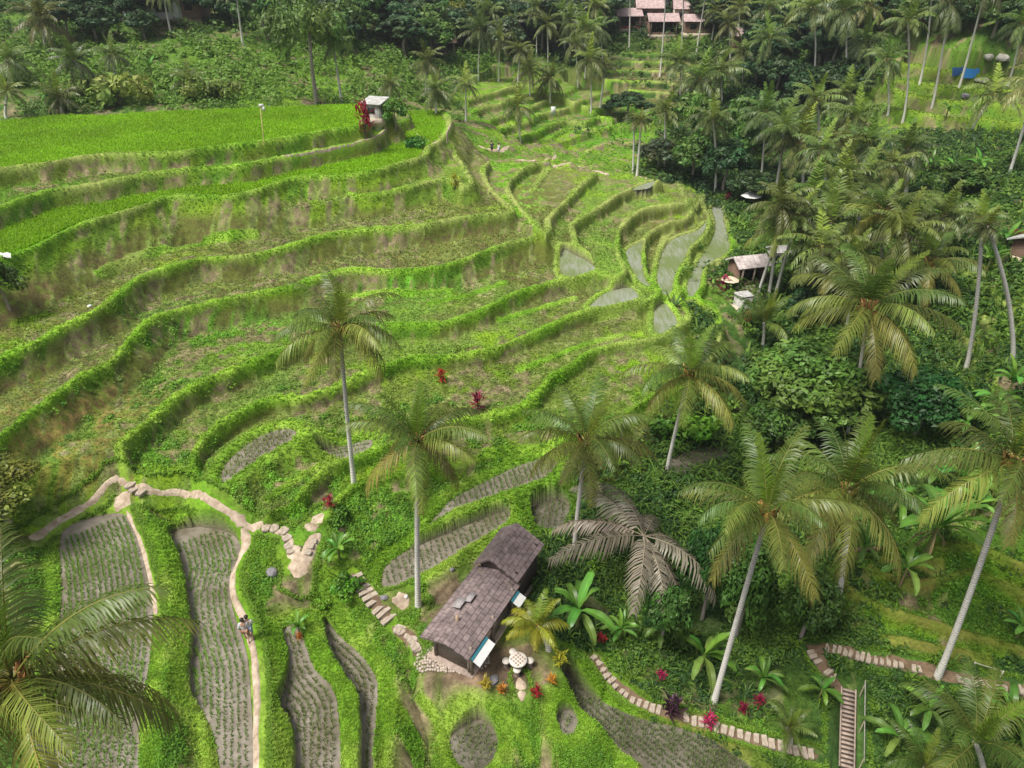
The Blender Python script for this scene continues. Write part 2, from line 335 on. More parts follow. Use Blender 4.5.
# ------------------------------------------------------------------ mesh helper
def mesh_np(name, V, quads=None, tris=None, mat=None, col=None, smooth=False, attrs=None):
    me = bpy.data.meshes.new(name)
    V = np.ascontiguousarray(V, np.float32).reshape(-1, 3)
    nq = 0 if quads is None else len(quads); nt = 0 if tris is None else len(tris)
    loops = np.concatenate(([np.asarray(quads, np.int32).ravel()] if nq else []) + ([np.asarray(tris, np.int32).ravel()] if nt else []))
    tot = np.concatenate([np.full(nq, 4, np.int32), np.full(nt, 3, np.int32)])
    st = np.concatenate([[0], np.cumsum(tot)[:-1]]).astype(np.int32)
    me.vertices.add(len(V)); me.vertices.foreach_set('co', V.ravel())
    me.loops.add(len(loops)); me.loops.foreach_set('vertex_index', loops)
    me.polygons.add(nq + nt); me.polygons.foreach_set('loop_start', st)
    me.polygons.foreach_set('loop_total', tot)
    if smooth: me.polygons.foreach_set('use_smooth', np.ones(nq + nt, bool))
    me.update(calc_edges=True); 
    if col is not None:
        a = me.attributes.new('Col', 'FLOAT_COLOR', 'POINT')
        c = np.ones((len(V), 4), np.float32); c[:, :3] = np.asarray(col).reshape(-1, 3); a.data.foreach_set('color', c.ravel())
    for k, v in (attrs or {}).items():
        a = me.attributes.new(k, 'FLOAT', 'POINT'); a.data.foreach_set('value', np.ascontiguousarray(v, np.float32).ravel())
    if mat: me.materials.append(mat)
    return me

def link(name, me, parent=None, loc=None):
    o = bpy.data.objects.new(name, me); COL.objects.link(o)
    if parent: o.parent = parent
    if loc is not None: o.location = loc
    return o
# ------------------------------------------------------------------ foot paths (image trace, width in metres)
PATHS = [
 ('dirt', [(30,540),(55,524),(75,513),(95,500),(103,488),(112,479),(119,478)], [.6,.8,.9,1.1,.8,.6,.5]),
 ('dirt', [(116,512),(124,500),(130,492)], [.8,1.1,.6]),
 ('dirt', [(117,479),(134,488),(150,493),(167,492),(185,491),(202,497),(218,506),(234,516),(247,527)], [.4,.4,.45,.7,1.1,1.15,1.0,.85,.7]),
 ('dirt', [(242,529),(247,541),(240,556),(232,575),(232,592),(238,606),(245,622),(250,640),(255,660),(257,690),(256,730),(255,800)], [.7,.6,.5,.42,.42,.42,.42,.36,.36,.36,.36,.36]),
 ('dirt', [(244,528),(258,526),(275,530),(287,535),(292,548)], [.7,.45,.4,.4,.5]), ('dirt', [(290,545),(296,556),(299,566),(296,578)], [.6,1.0,1.5,.9]), ('dirt', [(300,566),(310,552),(313,540),(320,534)], [.7,.7,.6,.8]),
 ('dirt', [(306,530),(316,522),(322,514)], [1.0,1.2,.8]),
 ('dirt', [(127,512),(134,530),(145,555),(152,590),(157,615)], [.25,.3,.3,.3,.25]), 
 ('dirt', [(282,157),(300,155),(340,149),(372,141),(384,134),(386,128)], [.3,.5,.5,.55,.6,.6]),
 ('dirt', [(413,131),(424,139),(436,144)], [.5,.55,.5]), ('dirt', [(452,124),(447,132),(447,143)], [.5,.8,.6]), ('dirt', [(478,146),(490,150),(503,151),(508,146)], [.5,.7,.7,.5]),
 ('dirt', [(516,160),(535,162),(552,158),(556,155)], [.4,.5,.5,.4]), ('dirt', [(543,166),(556,168),(566,163),(585,168)], [.4,.5,.6,.4]), ('dirt', [(592,171),(610,174)], [.6,.6]), ('dirt', [(640,178),(655,180),(664,178)], [.5,.8,.5]),
 ('dirt', [(392,600),(402,602),(408,596)], [.8,1.1,.8]), ('dirt', [(519,678),(522,690),(522,702)], [.55,.5,.4]),
 ('soil', [(590,656),(600,668),(612,682),(630,697),(650,708),(664,713),(690,719),(712,727),(735,734),(760,741),(790,750),(818,757)], .5),
 ('soil', [(806,646),(818,650),(826,648),(845,652),(865,658),(890,663),(920,668),(945,676),(970,681),(1000,687),(1040,694)], .58), ('soil', [(814,652),(824,668),(836,684),(846,692)], .55),
 ('soil', [(352,574),(364,590),(376,605),(390,622)], .7), ('soil', [(392,628),(405,634),(418,646),(414,656)], .6),
]
PATH_W = []; PATHM = np.zeros(GX.shape)
for kind_, pts, wd in PATHS:
    sp_ = smooth_poly(pts); W3 = np.array([hit(p[0], p[1]) for p in sp_])
    for it in range(3): W3[1:-1] = (W3[:-2] + 2 * W3[1:-1] + W3[2:]) / 4
    ww = np.full(len(sp_), float(wd)) if np.isscalar(wd) else np.interp(np.linspace(0, 1, len(sp_)), np.linspace(0, 1, len(wd)), wd)
    PATH_W.append((kind_, W3, ww))
    rs, cs = boxed(W3, 3.0); d = dist_polyline(GX[rs, cs], GY[rs, cs], W3); mw = ww.max() / 2
    PATHM[rs, cs] = np.maximum(PATHM[rs, cs], np.clip(1 - (d - mw - .05) / .35, 0, 1) * (np.abs(GZ[rs, cs] - W3[:, 2].mean()) < 6))

# the stairs cut straight down the bank
ST0, ST1 = hit(848, 690), hit(846, 770)
rs, cs = boxed(np.array([ST0, ST1]), 3.0); d = dist_polyline(GX[rs, cs], GY[rs, cs], np.array([ST0, ST1]))
v_ = ST1 - ST0; t_ = np.clip(((GX[rs, cs] - ST0[0]) * v_[0] + (GY[rs, cs] - ST0[1]) * v_[1]) / (v_[0] ** 2 + v_[1] ** 2), 0, 1)
GZ[rs, cs] = np.where(d < 1.4, np.minimum(GZ[rs, cs], ST0[2] + v_[2] * t_ - .12 + np.maximum(d - .6, 0) * 1.2), GZ[rs, cs])
PATHM[rs, cs] = np.maximum(PATHM[rs, cs], np.clip(1.4 - np.maximum(d - .75, 0) / .35, 0, 1))
# ------------------------------------------------------------------ materials
def new_mat(name):
    m = bpy.data.materials.new(name); m.use_nodes = True
    nt = m.node_tree; bs = nt.nodes['Principled BSDF']
    return m, nt, bs
def N(nt, typ, **kw):
    n = nt.nodes.new(typ)
    for k, v in kw.items():
        if k in n.inputs: n.inputs[k].default_value = v
        else: setattr(n, k, v)
    return n
def simple_mat(name, col, rough=0.8, noise=0.25, scale=8.0, bump=0.0, spec=0.3, col2=None, coord='Object', metal=0.0):
    m, nt, bs = new_mat(name)
    tc = N(nt, 'ShaderNodeTexCoord'); no = N(nt, 'ShaderNodeTexNoise', Scale=scale, Detail=5.0, Roughness=0.65)
    nt.links.new(tc.outputs[coord], no.inputs['Vector'])
    mx = N(nt, 'ShaderNodeMix', data_type='RGBA')
    c2 = col2 or tuple(min(1, c * (1 + noise)) for c in col); c1 = tuple(c * (1 - noise) for c in col)
    mx.inputs[6].default_value = (*c1, 1); mx.inputs[7].default_value = (*c2, 1)
    rp = N(nt, 'ShaderNodeMapRange'); rp.inputs[1].default_value = 0.3; rp.inputs[2].default_value = 0.7
    nt.links.new(no.outputs['Fac'], rp.inputs[0]); nt.links.new(rp.outputs[0], mx.inputs[0])
    nt.links.new(mx.outputs[2], bs.inputs['Base Color'])
    bs.inputs['Roughness'].default_value = rough; bs.inputs['Specular IOR Level'].default_value = spec; bs.inputs['Metallic'].default_value = metal
    if bump:
        b = N(nt, 'ShaderNodeBump', Strength=bump, Distance=0.05); nt.links.new(no.outputs['Fac'], b.inputs['Height']); nt.links.new(b.outputs[0], bs.inputs['Normal'])
    return m
def leaf_mat(name, rough=0.5, trans=0.25, var=0.3, hue=0.03, gain=1.0):
    """foliage: vertex colour, varied per object and by a fine noise, slightly translucent"""
    m, nt, bs = new_mat(name)
    at = N(nt, 'ShaderNodeAttribute', attribute_name='Col')
    oi = N(nt, 'ShaderNodeObjectInfo'); hs = N(nt, 'ShaderNodeHueSaturation')
    mr = N(nt, 'ShaderNodeMapRange'); mr.inputs[3].default_value = gain * (1 - var); mr.inputs[4].default_value = gain * (1 + var)
    nt.links.new(oi.outputs['Random'], mr.inputs[0]); nt.links.new(mr.outputs[0], hs.inputs['Value'])
    mh = N(nt, 'ShaderNodeMapRange'); mh.inputs[3].default_value = 0.5 - hue; mh.inputs[4].default_value = 0.5 + hue
    mt = N(nt, 'ShaderNodeMath', operation='FRACT'); ml = N(nt, 'ShaderNodeMath', operation='MULTIPLY'); ml.inputs[1].default_value = 7.31
    nt.links.new(oi.outputs['Random'], ml.inputs[0]); nt.links.new(ml.outputs[0], mt.inputs[0]); nt.links.new(mt.outputs[0], mh.inputs[0]); nt.links.new(mh.outputs[0], hs.inputs['Hue'])
    nt.links.new(at.outputs['Color'], hs.inputs['Color']); nt.links.new(hs.outputs[0], bs.inputs['Base Color'])
    bs.inputs['Roughness'].default_value = rough; bs.inputs['Specular IOR Level'].default_value = 0.35
    tr = N(nt, 'ShaderNodeBsdfTranslucent'); nt.links.new(hs.outputs[0], tr.inputs['Color'])
    mix = N(nt, 'ShaderNodeMixShader'); mix.inputs[0].default_value = trans
    out = nt.nodes['Material Output']
    nt.links.new(bs.outputs[0], mix.inputs[1]); nt.links.new(tr.outputs[0], mix.inputs[2]); nt.links.new(mix.outputs[0], out.inputs['Surface'])
    return m

# ------------------------------------------------------------------ ground colour (albedo only)
gpx, gpy = project(GX, GY, GZ)
n1 = fbm(GX, GY, 0.9, 51, 3); n2 = fbm(GX, GY, 3.0, 57, 3); n3 = fbm(GX, GY, 11.0, 61, 3); n4 = fbm(GX, GY, 0.35, 67, 2)
def C(*a): return np.array(a, float)
def lerp(a, b, t): return a + (b - a) * np.clip(t, 0, 1)[..., None]
GRASS = C(.19, .315, .018); LUSH = C(.11, .24, .018); DARK = C(.03, .075, .014); OLIVE = C(.17, .20, .035)
DIRT = C(.125, .102, .04); SOIL = C(.062, .05, .024); MUD = C(.17, .14, .105); RICE = C(.18, .36, .004); PALE = C(.34, .37, .10)
col = np.zeros(GX.shape + (3,)) + C(.05, .115, .018)
col = lerp(col, C(.11, .20, .022), 0.5 + 1.1 * n3 + 0.5 * n2)
col = lerp(col, DARK, 0.2 - 1.2 * n2)
# lighter green of the near grassy ground and of the paddies across the valley
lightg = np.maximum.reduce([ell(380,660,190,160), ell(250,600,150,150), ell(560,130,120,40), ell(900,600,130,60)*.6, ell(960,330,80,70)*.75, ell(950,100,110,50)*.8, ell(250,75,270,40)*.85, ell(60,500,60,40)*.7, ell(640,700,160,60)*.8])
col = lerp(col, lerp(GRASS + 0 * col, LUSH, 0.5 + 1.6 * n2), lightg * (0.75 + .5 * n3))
# quantised far paddies
fl = lerp(lerp(LUSH + 0 * col, OLIVE, 0.5 + 2 * n3), DIRT * 1.1, 1.5 * ell(625,85,90,40) - .25 + n2)
col = lerp(col, fl, A_flat * 0.8); col = lerp(col, lerp(DARK + 0 * col, SOIL, .5 + n2 * 2), A_wall * (~inside_any) * (~onwall) * 0.9)
# hillside levels: flats
names = [m[0] for m in MESAS]
flatcol = {'F0': RICE, 'F1': C(.13, .25, .02), 'F2': C(.16, .33, .01), 'F3': C(.16, .24, .03), 'F4': C(.16, .17, .04), 'F5': C(.16, .17, .045), 'F6': C(.15, .25, .035), 'F7': C(.155, .235, .04),
           'F8': C(.15, .20, .035), 'F9': C(.14, .2, .03), 'S1': C(.14, .29, .02), 'S3': C(.15, .25, .03), 'R1': C(.10, .19, .02), 'R2': C(.10, .18, .025), 'R3': C(.10, .19, .02), 'L6': C(.11, .26, .015), 'L1': C(.09, .22, .015), 'L2': C(.08, .20, .015), 'L3': C(.10, .25, .015), 'L4': C(.08, .2, .015), 'L5': C(.12, .24, .02), 'L0': C(.13, .24, .02)}
for q in range(7): flatcol['U%d' % q] = C(.12, .22, .018) if q % 2 else C(.10, .20, .016)
dirtamt = {'F0': -.4, 'F1': -.25, 'F2': -.5, 'F3': -.4, 'F4': .42, 'F5': .22, 'F6': .34, 'F7': .42, 'F8': .35, 'F9': -.1, 'S1': -.25, 'S3': .2, 'R1': 0, 'R2': 0, 'R3': -.1, 'L6': -.3, 'L1': -.2, 'L2': -.2, 'L3': -.2, 'L4': -.2, 'L5': -.1, 'L0': 0}
for q in range(7): dirtamt['U%d' % q] = -.2
uniform = {'F0', 'F2'}
for li, nm in enumerate(names):
    mk = (level == li) & inside_any
    c = lerp(flatcol[nm] + 0 * col, flatcol[nm] * C(.75, .8, .9), .5 + (1.0 if nm not in uniform else .5) * n2)
    if nm not in uniform:
        c = lerp(c, DIRT * .9, -0.42 + 2.0 * n3 + 1.0 * n2 + dirtamt[nm] * 1.2)
        c = lerp(c, GRASS, -0.2 + 2.0 * fbm(GX, GY, 5.0, 71, 2) + 1.0 * n1)
    else:
        c = c * (1 + .3 * n1 + .25 * n3)[..., None]
    col = np.where(mk[..., None], c, col)
# walls: grass hanging from the rim, bare soil toward the foot
n1, n2, n3 = [fbm(GX + .35 * GZ, GY - 1.6 * GZ, q, sd_, 3) for q, sd_ in ((.9, 51), (3.0, 57), (11.0, 61))]
wl = np.clip(A_wall, 0, 1) * (inside_any | onwall)
dirt_w = np.array([dirtamt[n] for n in names] + [0])[WIN]
zt = np.array([m[1] for m in MESAS] + [0.])[WIN]
below = zt - GZ
g = lerp(lerp(LUSH * .85 + 0 * col, GRASS * .85, .4 + 1.5 * n2 + .3 * n1), OLIVE * .7, .1 + 1.5 * n3)
bare = lerp(lerp(DIRT + 0 * col, SOIL, .35 + 1.5 * n2 + .3 * n1), OLIVE * .7, .25 + 1.5 * n2)
wcol = lerp(g, bare, (below - 0.6) * 1.4 + dirt_w * 1.3 + 1.4 * n2 + 0.25 * n1 - .02)
col = lerp(col, wcol, wl)
# soil at the foot of walls (just in front of them)
def blur(A, n):
    for ax in (0, 1):
        c = np.cumsum(np.pad(A, [(n + 1, n) if a == ax else (0, 0) for a in (0, 1)], mode='edge'), axis=ax)
        A = (np.take(c, range(2 * n + 1, c.shape[ax]), ax) - np.take(c, range(0, c.shape[ax] - 2 * n - 1), ax)) / (2 * n + 1)
    return A
foot = np.clip(blur(wl * (GZ < zt + 50), 7) * 1.7, 0, 1) * (1 - wl) * inside_any * (1 - np.clip(A_bund * 2, 0, 1))
col = lerp(col, lerp(DIRT * .95 + 0 * col, SOIL * 1.3, .3 + 1.2 * n2), foot * np.clip(.55 + 1.8 * n2 + .8 * n1, 0, 1) * (dirt_w > -.25) * .95)
n1 = fbm(GX, GY - 1.2 * GZ, 0.9, 51, 3); n2 = fbm(GX, GY - 1.2 * GZ, 3.0, 57, 3)
# eroded scrubby patches on the left hill (cx, cy, rx, ry, colour, weight)
for cx, cy, rx, ry, c, w in [(75,425,105,42,C(.20,.145,.05),1.0),(20,310,70,40,C(.16,.115,.05),.7),(75,300,60,16,DIRT,.7),(170,262,60,12,DIRT,.85),(110,290,50,14,SOIL*1.3,.6),(155,305,55,12,DIRT*.9,.7),
        (90,350,60,22,SOIL*1.6,.9),(145,325,45,14,SOIL*1.4,.8),(330,262,120,9,DIRT,.75),(250,268,60,9,SOIL*1.5,.7),(415,300,60,7,DIRT,.8),(480,290,16,16,C(.25,.19,.12),.9),(510,358,60,10,SOIL*1.4,.7),(480,372,60,22,DIRT*.85,.7),
        (600,325,70,9,DIRT,.6),(590,345,60,8,DIRT*.8,.6),(540,300,55,12,DIRT,.6),(230,420,45,14,DIRT*1.1,.6),(205,395,40,14,SOIL*1.5,.6),(60,465,90,30,C(.19,.165,.035),.9),(110,445,40,25,SOIL*1.4,.55),
        (220,210,70,14,C(.16,.13,.06),.45),(265,208,24,7,C(.26,.2,.13),.8),(345,205,10,20,C(.25,.22,.16),.5),(300,215,70,18,OLIVE,.55),(160,240,90,22,LUSH*1.1,.45),(220,325,90,28,C(.10,.25,.02),.8),(400,290,75,13,C(.10,.28,.02),.9),
        (150,445,30,28,C(.10,.28,.018),.85),(290,500,130,50,C(.12,.30,.018),.7),(340,470,70,60,C(.15,.29,.03),.6),(120,190,50,7,C(.16,.15,.05),.6),(200,180,70,6,SOIL*1.5,.5),(440,205,30,12,OLIVE*1.2,.6),(530,195,14,18,C(.12,.30,.015),.8),
        (545,165,40,6,GRASS,.8),(600,320,40,8,C(.13,.32,.02),.0),(640,470,90,20,SOIL*1.2,.5),(700,465,40,14,MUD*.7,.7),(470,455,60,10,DIRT*.9,.5),(530,445,40,14,C(.18,.13,.09),.6)]:
    wgt = ell(cx, cy, rx, ry, soft=.55) * w
    wgt = np.clip(wgt * 1.7 - .36 + 2.4 * n2 + 3.2 * n1, 0, 1) * w * .9
    col = lerp(col, c * (1 + .7 * n4 + .4 * n1)[..., None], wgt * (1 - .8 * np.clip(A_bund, 0, 1)))
# bunds
bc = lerp(lerp(C(.15, .31, .018) + 0 * col, C(.25, .40, .045), .45 + 1.6 * n2 + .8 * n1), C(.27, .30, .09), np.clip(-.4 + 2.2 * n3 + (GY > 46) * .6, 0, .85))
isR = np.isin(WIN, [names.index(q) for q in ('R1', 'R2', 'R3')])
bc = np.where((np.isin(WIN, [i for i, q in enumerate(names) if q[0] == 'U']))[..., None], C(.19, .29, .03), bc)
bc = np.where(isR[..., None], lerp(C(.13, .19, .02) + 0 * col, C(.24, .21, .05), .5 + 2 * n2 + n1), bc)
bc = bc * np.where(GY < 36, .82, 1.0)[..., None]
col = lerp(col, bc, np.clip(A_bund * 1.2, 0, 1) * (.95 + .2 * n1))
# under the jungle: darker green ground
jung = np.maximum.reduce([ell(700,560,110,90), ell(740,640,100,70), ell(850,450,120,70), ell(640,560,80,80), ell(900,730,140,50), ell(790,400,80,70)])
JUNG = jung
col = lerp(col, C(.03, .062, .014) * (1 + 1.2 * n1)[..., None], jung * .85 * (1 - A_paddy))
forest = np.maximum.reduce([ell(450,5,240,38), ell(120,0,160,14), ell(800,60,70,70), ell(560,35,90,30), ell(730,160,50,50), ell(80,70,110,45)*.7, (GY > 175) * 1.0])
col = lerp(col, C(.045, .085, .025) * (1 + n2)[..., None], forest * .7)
col = lerp(col, MUD * .75, A_paddy * .95)
# yard round the hut
yard = np.maximum.reduce([YARD * ell(500,660,70,34, soft=.4), YARD * ell(470,630,40,50), ell(400,600,22,14)*.7])
col = lerp(col, C(.135, .092, .062) * (1 + .8 * n1)[..., None], yard * np.clip(.8 + n2, 0, 1) * (1 - A_paddy))
col = col * (1 + .28 * n4 + .22 * n1)[..., None]
col = np.clip(col, .004, .8)

# a little relief so that grassy ground is not smooth
rough_amt = np.where(A_paddy > .5, 0, 0.10) * np.clip(GY / 35, .6, 2.0)
GZ = GZ + rough_amt * (n1 * 1.1 + n4 * 0.9) * np.where(np.isin(level, [names.index('F0'), names.index('F2')]) & (A_wall < .3), .15, np.where(A_bund > .3, .45, 1))

def ground_mat():
    m, nt, bs = new_mat('ground_cover')
    at = N(nt, 'ShaderNodeAttribute', attribute_name='Col')
    ge = N(nt, 'ShaderNodeNewGeometry')
    no = N(nt, 'ShaderNodeTexNoise', Scale=6.0, Detail=6.0, Roughness=0.7); nt.links.new(ge.outputs['Position'], no.inputs['Vector'])
    mr = N(nt, 'ShaderNodeMapRange'); mr.inputs[1].default_value = .3; mr.inputs[2].default_value = .7; mr.inputs[3].default_value = .6; mr.inputs[4].default_value = 1.4
    nt.links.new(no.outputs['Fac'], mr.inputs[0])
    vm = N(nt, 'ShaderNodeVectorMath', operation='SCALE'); nt.links.new(at.outputs['Color'], vm.inputs[0]); nt.links.new(mr.outputs[0], vm.inputs['Scale'])
    dt = N(nt, 'ShaderNodeAttribute', attribute_name='bare'); n2_ = N(nt, 'ShaderNodeTexNoise', Scale=1.5, Detail=6.0, Roughness=.72, Distortion=.4); nt.links.new(ge.outputs['Position'], n2_.inputs['Vector'])
    r2 = N(nt, 'ShaderNodeMapRange'); r2.inputs[1].default_value = .47; r2.inputs[2].default_value = .60; nt.links.new(n2_.outputs['Fac'], r2.inputs[0])
    m1 = N(nt, 'ShaderNodeMath', operation='MULTIPLY'); nt.links.new(r2.outputs[0], m1.inputs[0]); nt.links.new(dt.outputs['Fac'], m1.inputs[1])
    gm = N(nt, 'ShaderNodeMix', data_type='RGBA'); gc = N(nt, 'ShaderNodeMix', data_type='RGBA'); gc.inputs[6].default_value = (.10, .155, .02, 1); gc.inputs[7].default_value = (.17, .25, .03, 1); nt.links.new(no.outputs['Fac'], gc.inputs[0])
    nt.links.new(m1.outputs[0], gm.inputs[0]); nt.links.new(vm.outputs[0], gm.inputs[6]); nt.links.new(gc.outputs[2], gm.inputs[7]); nt.links.new(gm.outputs[2], bs.inputs['Base Color'])
    bs.inputs['Roughness'].default_value = .9; bs.inputs['Specular IOR Level'].default_value = .15
    b = N(nt, 'ShaderNodeBump', Strength=.6, Distance=.12); nt.links.new(no.outputs['Fac'], b.inputs['Height']); nt.links.new(b.outputs[0], bs.inputs['Normal'])
    return m
BARE = np.clip((col[..., 0] * 1.12 - col[..., 1]) * 14 + .35, 0, .85) * (inside_any | onwall) * (1 - A_paddy)
V = np.stack([GX, GY, GZ], -1).reshape(-1, 3)
idx = np.arange(NR * NC).reshape(NR, NC)
quads = np.stack([idx[:-1, :-1], idx[:-1, 1:], idx[1:, 1:], idx[1:, :-1]], -1).reshape(-1, 4)
ground = link('ground', mesh_np('ground', V, quads, mat=ground_mat(), col=col.reshape(-1, 3), smooth=True, attrs={'bare': BARE}))
ground['kind'] = 'structure'

# ------------------------------------------------------------------ light: bright, thinly overcast day
world = bpy.data.worlds.new('World'); scene.world = world; world.use_nodes = True
wnt = world.node_tree; bg = wnt.nodes['Background']
SUN_EL, SUN_AZ = 64.0, -115.0          # sun high, behind the drone's left shoulder
sky = wnt.nodes.new('ShaderNodeTexSky'); sky.sky_type = 'NISHITA'; sky.sun_disc = False
sky.sun_elevation = R(SUN_EL); sky.sun_rotation = R(SUN_AZ); sky.air_density = 1.0; sky.dust_density = 4.0; sky.ozone_density = 1.0
hsv = wnt.nodes.new('ShaderNodeHueSaturation'); hsv.inputs['Saturation'].default_value = 0.35
wnt.links.new(sky.outputs[0], hsv.inputs['Color']); wnt.links.new(hsv.outputs[0], bg.inputs['Color']); bg.inputs['Strength'].default_value = 0.14
sd = bpy.data.lights.new('sun', 'SUN'); sd.energy = 4.7; sd.angle = R(20); sd.color = (1, .96, .88)
so = bpy.data.objects.new('sun', sd); COL.objects.link(so)
az = R(SUN_AZ); el = R(SUN_EL)
sdir = Vector((math.sin(az) * math.cos(el), math.cos(az) * math.cos(el), math.sin(el)))
so.rotation_euler = sdir.to_track_quat('Z', 'Y').to_euler(); so.location = (0, 0, 80)
scene.view_settings.view_transform = 'Standard'; scene.view_settings.look = 'None'; scene.view_settings.exposure = 0; scene.view_settings.gamma = 1

# ------------------------------------------------------------------ thin valley haze
hb = bpy.data.meshes.new('haze'); bm = bmesh.new(); bmesh.ops.create_cube(bm, size=1); bm.to_mesh(hb); bm.free()
hm = bpy.data.materials.new('haze'); hm.use_nodes = True; hn = hm.node_tree; hn.nodes.remove(hn.nodes['Principled BSDF'])
vs_ = hn.nodes.new('ShaderNodeVolumeScatter'); vs_.inputs['Color'].default_value = (.86, .93, 1, 1); vs_.inputs['Density'].default_value = 0.00022; vs_.inputs['Anisotropy'].default_value = .2
hn.links.new(vs_.outputs[0], hn.nodes['Material Output'].inputs['Volume']); hb.materials.append(hm)
ho = link('haze', hb, None, (0, 165, 20)); ho.scale = (420, 370, 140); ho['kind'] = 'stuff'; ho['label'] = 'thin pale haze over the far end of the valley'; ho.display_type = 'WIRE'
scene.cycles.volume_step_rate = 4; scene.cycles.volume_bounces = 0; scene.cycles.max_bounces = 6; scene.cycles.transparent_max_bounces = 8
# ------------------------------------------------------------------ scene objects: helpers
def tag(o, label=None, cat=None, group=None, kind=None):
    if label: o['label'] = label
    if cat: o['category'] = cat
    if group: o['group'] = group
    if kind: o['kind'] = kind
    return o
def empty(name, loc, rz=0.0, sc=1.0):
    o = bpy.data.objects.new(name, None); COL.objects.link(o); o.location = Vector([float(a) for a in loc]); o.rotation_euler = (0, 0, rz)
    o.scale = (sc, sc, sc); o.empty_display_size = .3
    return o

class Buf:
    """collects faces with a colour per vertex"""
    def __init__(s): s.V = []; s.Q = []; s.T = []; s.C = []; s.n = 0
    def add(s, V, Qd=None, Td=None, col=(1, 1, 1)):
        V = np.asarray(V, float).reshape(-1, 3)
        c = np.asarray(col, float); c = np.tile(c, (len(V), 1)) if c.ndim == 1 else c
        s.V.append(V); s.C.append(c)
        if Qd is not None and len(Qd): s.Q.append(np.asarray(Qd) + s.n)
        if Td is not None and len(Td): s.T.append(np.asarray(Td) + s.n)
        s.n += len(V)
    def mesh(s, name, mat, smooth=False):
        return mesh_np(name, np.vstack(s.V), np.vstack(s.Q) if s.Q else None, np.vstack(s.T) if s.T else None, mat, np.vstack(s.C), smooth)
    def tube(s, P, rad, k=6, col=(1, 1, 1), cap=True):
        P = np.asarray(P, float); rad = np.broadcast_to(np.asarray(rad, float), (len(P),))
        T = np.gradient(P, axis=0); T /= np.linalg.norm(T, axis=1)[:, None] + 1e-9
        ref = np.where(np.abs(T[:, 2:3]) > .9, np.array([[1., 0, 0]]), np.array([[0, 0, 1.]]))
        A = np.cross(T, ref); A /= np.linalg.norm(A, axis=1)[:, None] + 1e-9; B = np.cross(T, A)
        th = np.arange(k) * 2 * np.pi / k
        V = P[:, None] + rad[:, None, None] * (np.cos(th)[None, :, None] * A[:, None] + np.sin(th)[None, :, None] * B[:, None])
        n = len(P); i = np.arange(n - 1)[:, None] * k; j = np.arange(k)[None]; j2 = (j + 1) % k
        Qd = np.stack([i + j, i + j2, i + k + j2, i + k + j], -1).reshape(-1, 4)
        c = np.asarray(col, float)
        if c.ndim == 2: c = np.repeat(c, k, axis=0)
        V = V.reshape(-1, 3); Td = None
        if cap:
            V = np.vstack([V, P[-1:]]); Td = np.array([[(n - 1) * k + a, (n - 1) * k + (a + 1) % k, n * k] for a in range(k)])
            if c.ndim == 2: c = np.vstack([c, c[-1:]])
        s.add(V, Qd, Td, c)
    def box(s, c, size, rz=0.0, col=(1, 1, 1), tilt=None):
        hx, hy, hz = np.asarray(size) / 2
        v = np.array([[x, y, z] for z in (-hz, hz) for x, y in ((-hx, -hy), (hx, -hy), (hx, hy), (-hx, hy))])
        if tilt is not None: v = v @ np.array(Euler(tilt).to_matrix()).T
        M = np.array([[math.cos(rz), -math.sin(rz), 0], [math.sin(rz), math.cos(rz), 0], [0, 0, 1]])
        s.add(v @ M.T + np.asarray(c), [[0, 3, 2, 1], [4, 5, 6, 7], [0, 1, 5, 4], [1, 2, 6, 5], [2, 3, 7, 6], [3, 0, 4, 7]], None, col)

LEAF = leaf_mat('foliage', rough=.36, trans=.35, var=.34, hue=.022, gain=1.2)
LEAFB = leaf_mat('broad_foliage', rough=.5, trans=.35, var=.15, hue=.015, gain=1.2)
STUFF = leaf_mat('ground_foliage', rough=.6, trans=.4, var=0.0, hue=0.0, gain=1.2)
def bark_mat():
    m, nt, bs = new_mat('palm_bark')
    at = N(nt, 'ShaderNodeAttribute', attribute_name='Col'); tc = N(nt, 'ShaderNodeTexCoord')
    wv = N(nt, 'ShaderNodeTexWave', Scale=2.4, Distortion=7.0, Detail=3.0); wv.bands_direction = 'Z'; nt.links.new(tc.outputs['Object'], wv.inputs['Vector'])
    no = N(nt, 'ShaderNodeTexNoise', Scale=5.0, Detail=5.0, Roughness=.7); nt.links.new(tc.outputs['Object'], no.inputs['Vector'])
    mu = N(nt, 'ShaderNodeMath', operation='MULTIPLY'); nt.links.new(wv.outputs['Fac'], mu.inputs[0]); nt.links.new(no.outputs['Fac'], mu.inputs[1])
    mr = N(nt, 'ShaderNodeMapRange'); mr.inputs[1].default_value = .1; mr.inputs[2].default_value = .5; mr.inputs[3].default_value = .66; mr.inputs[4].default_value = 1.15; nt.links.new(mu.outputs[0], mr.inputs[0])
    vm = N(nt, 'ShaderNodeVectorMath', operation='SCALE'); nt.links.new(at.outputs['Color'], vm.inputs[0]); nt.links.new(mr.outputs[0], vm.inputs['Scale'])
    nt.links.new(vm.outputs[0], bs.inputs['Base Color']); bs.inputs['Roughness'].default_value = .9; bs.inputs['Specular IOR Level'].default_value = .1
    return m
BARK = bark_mat()

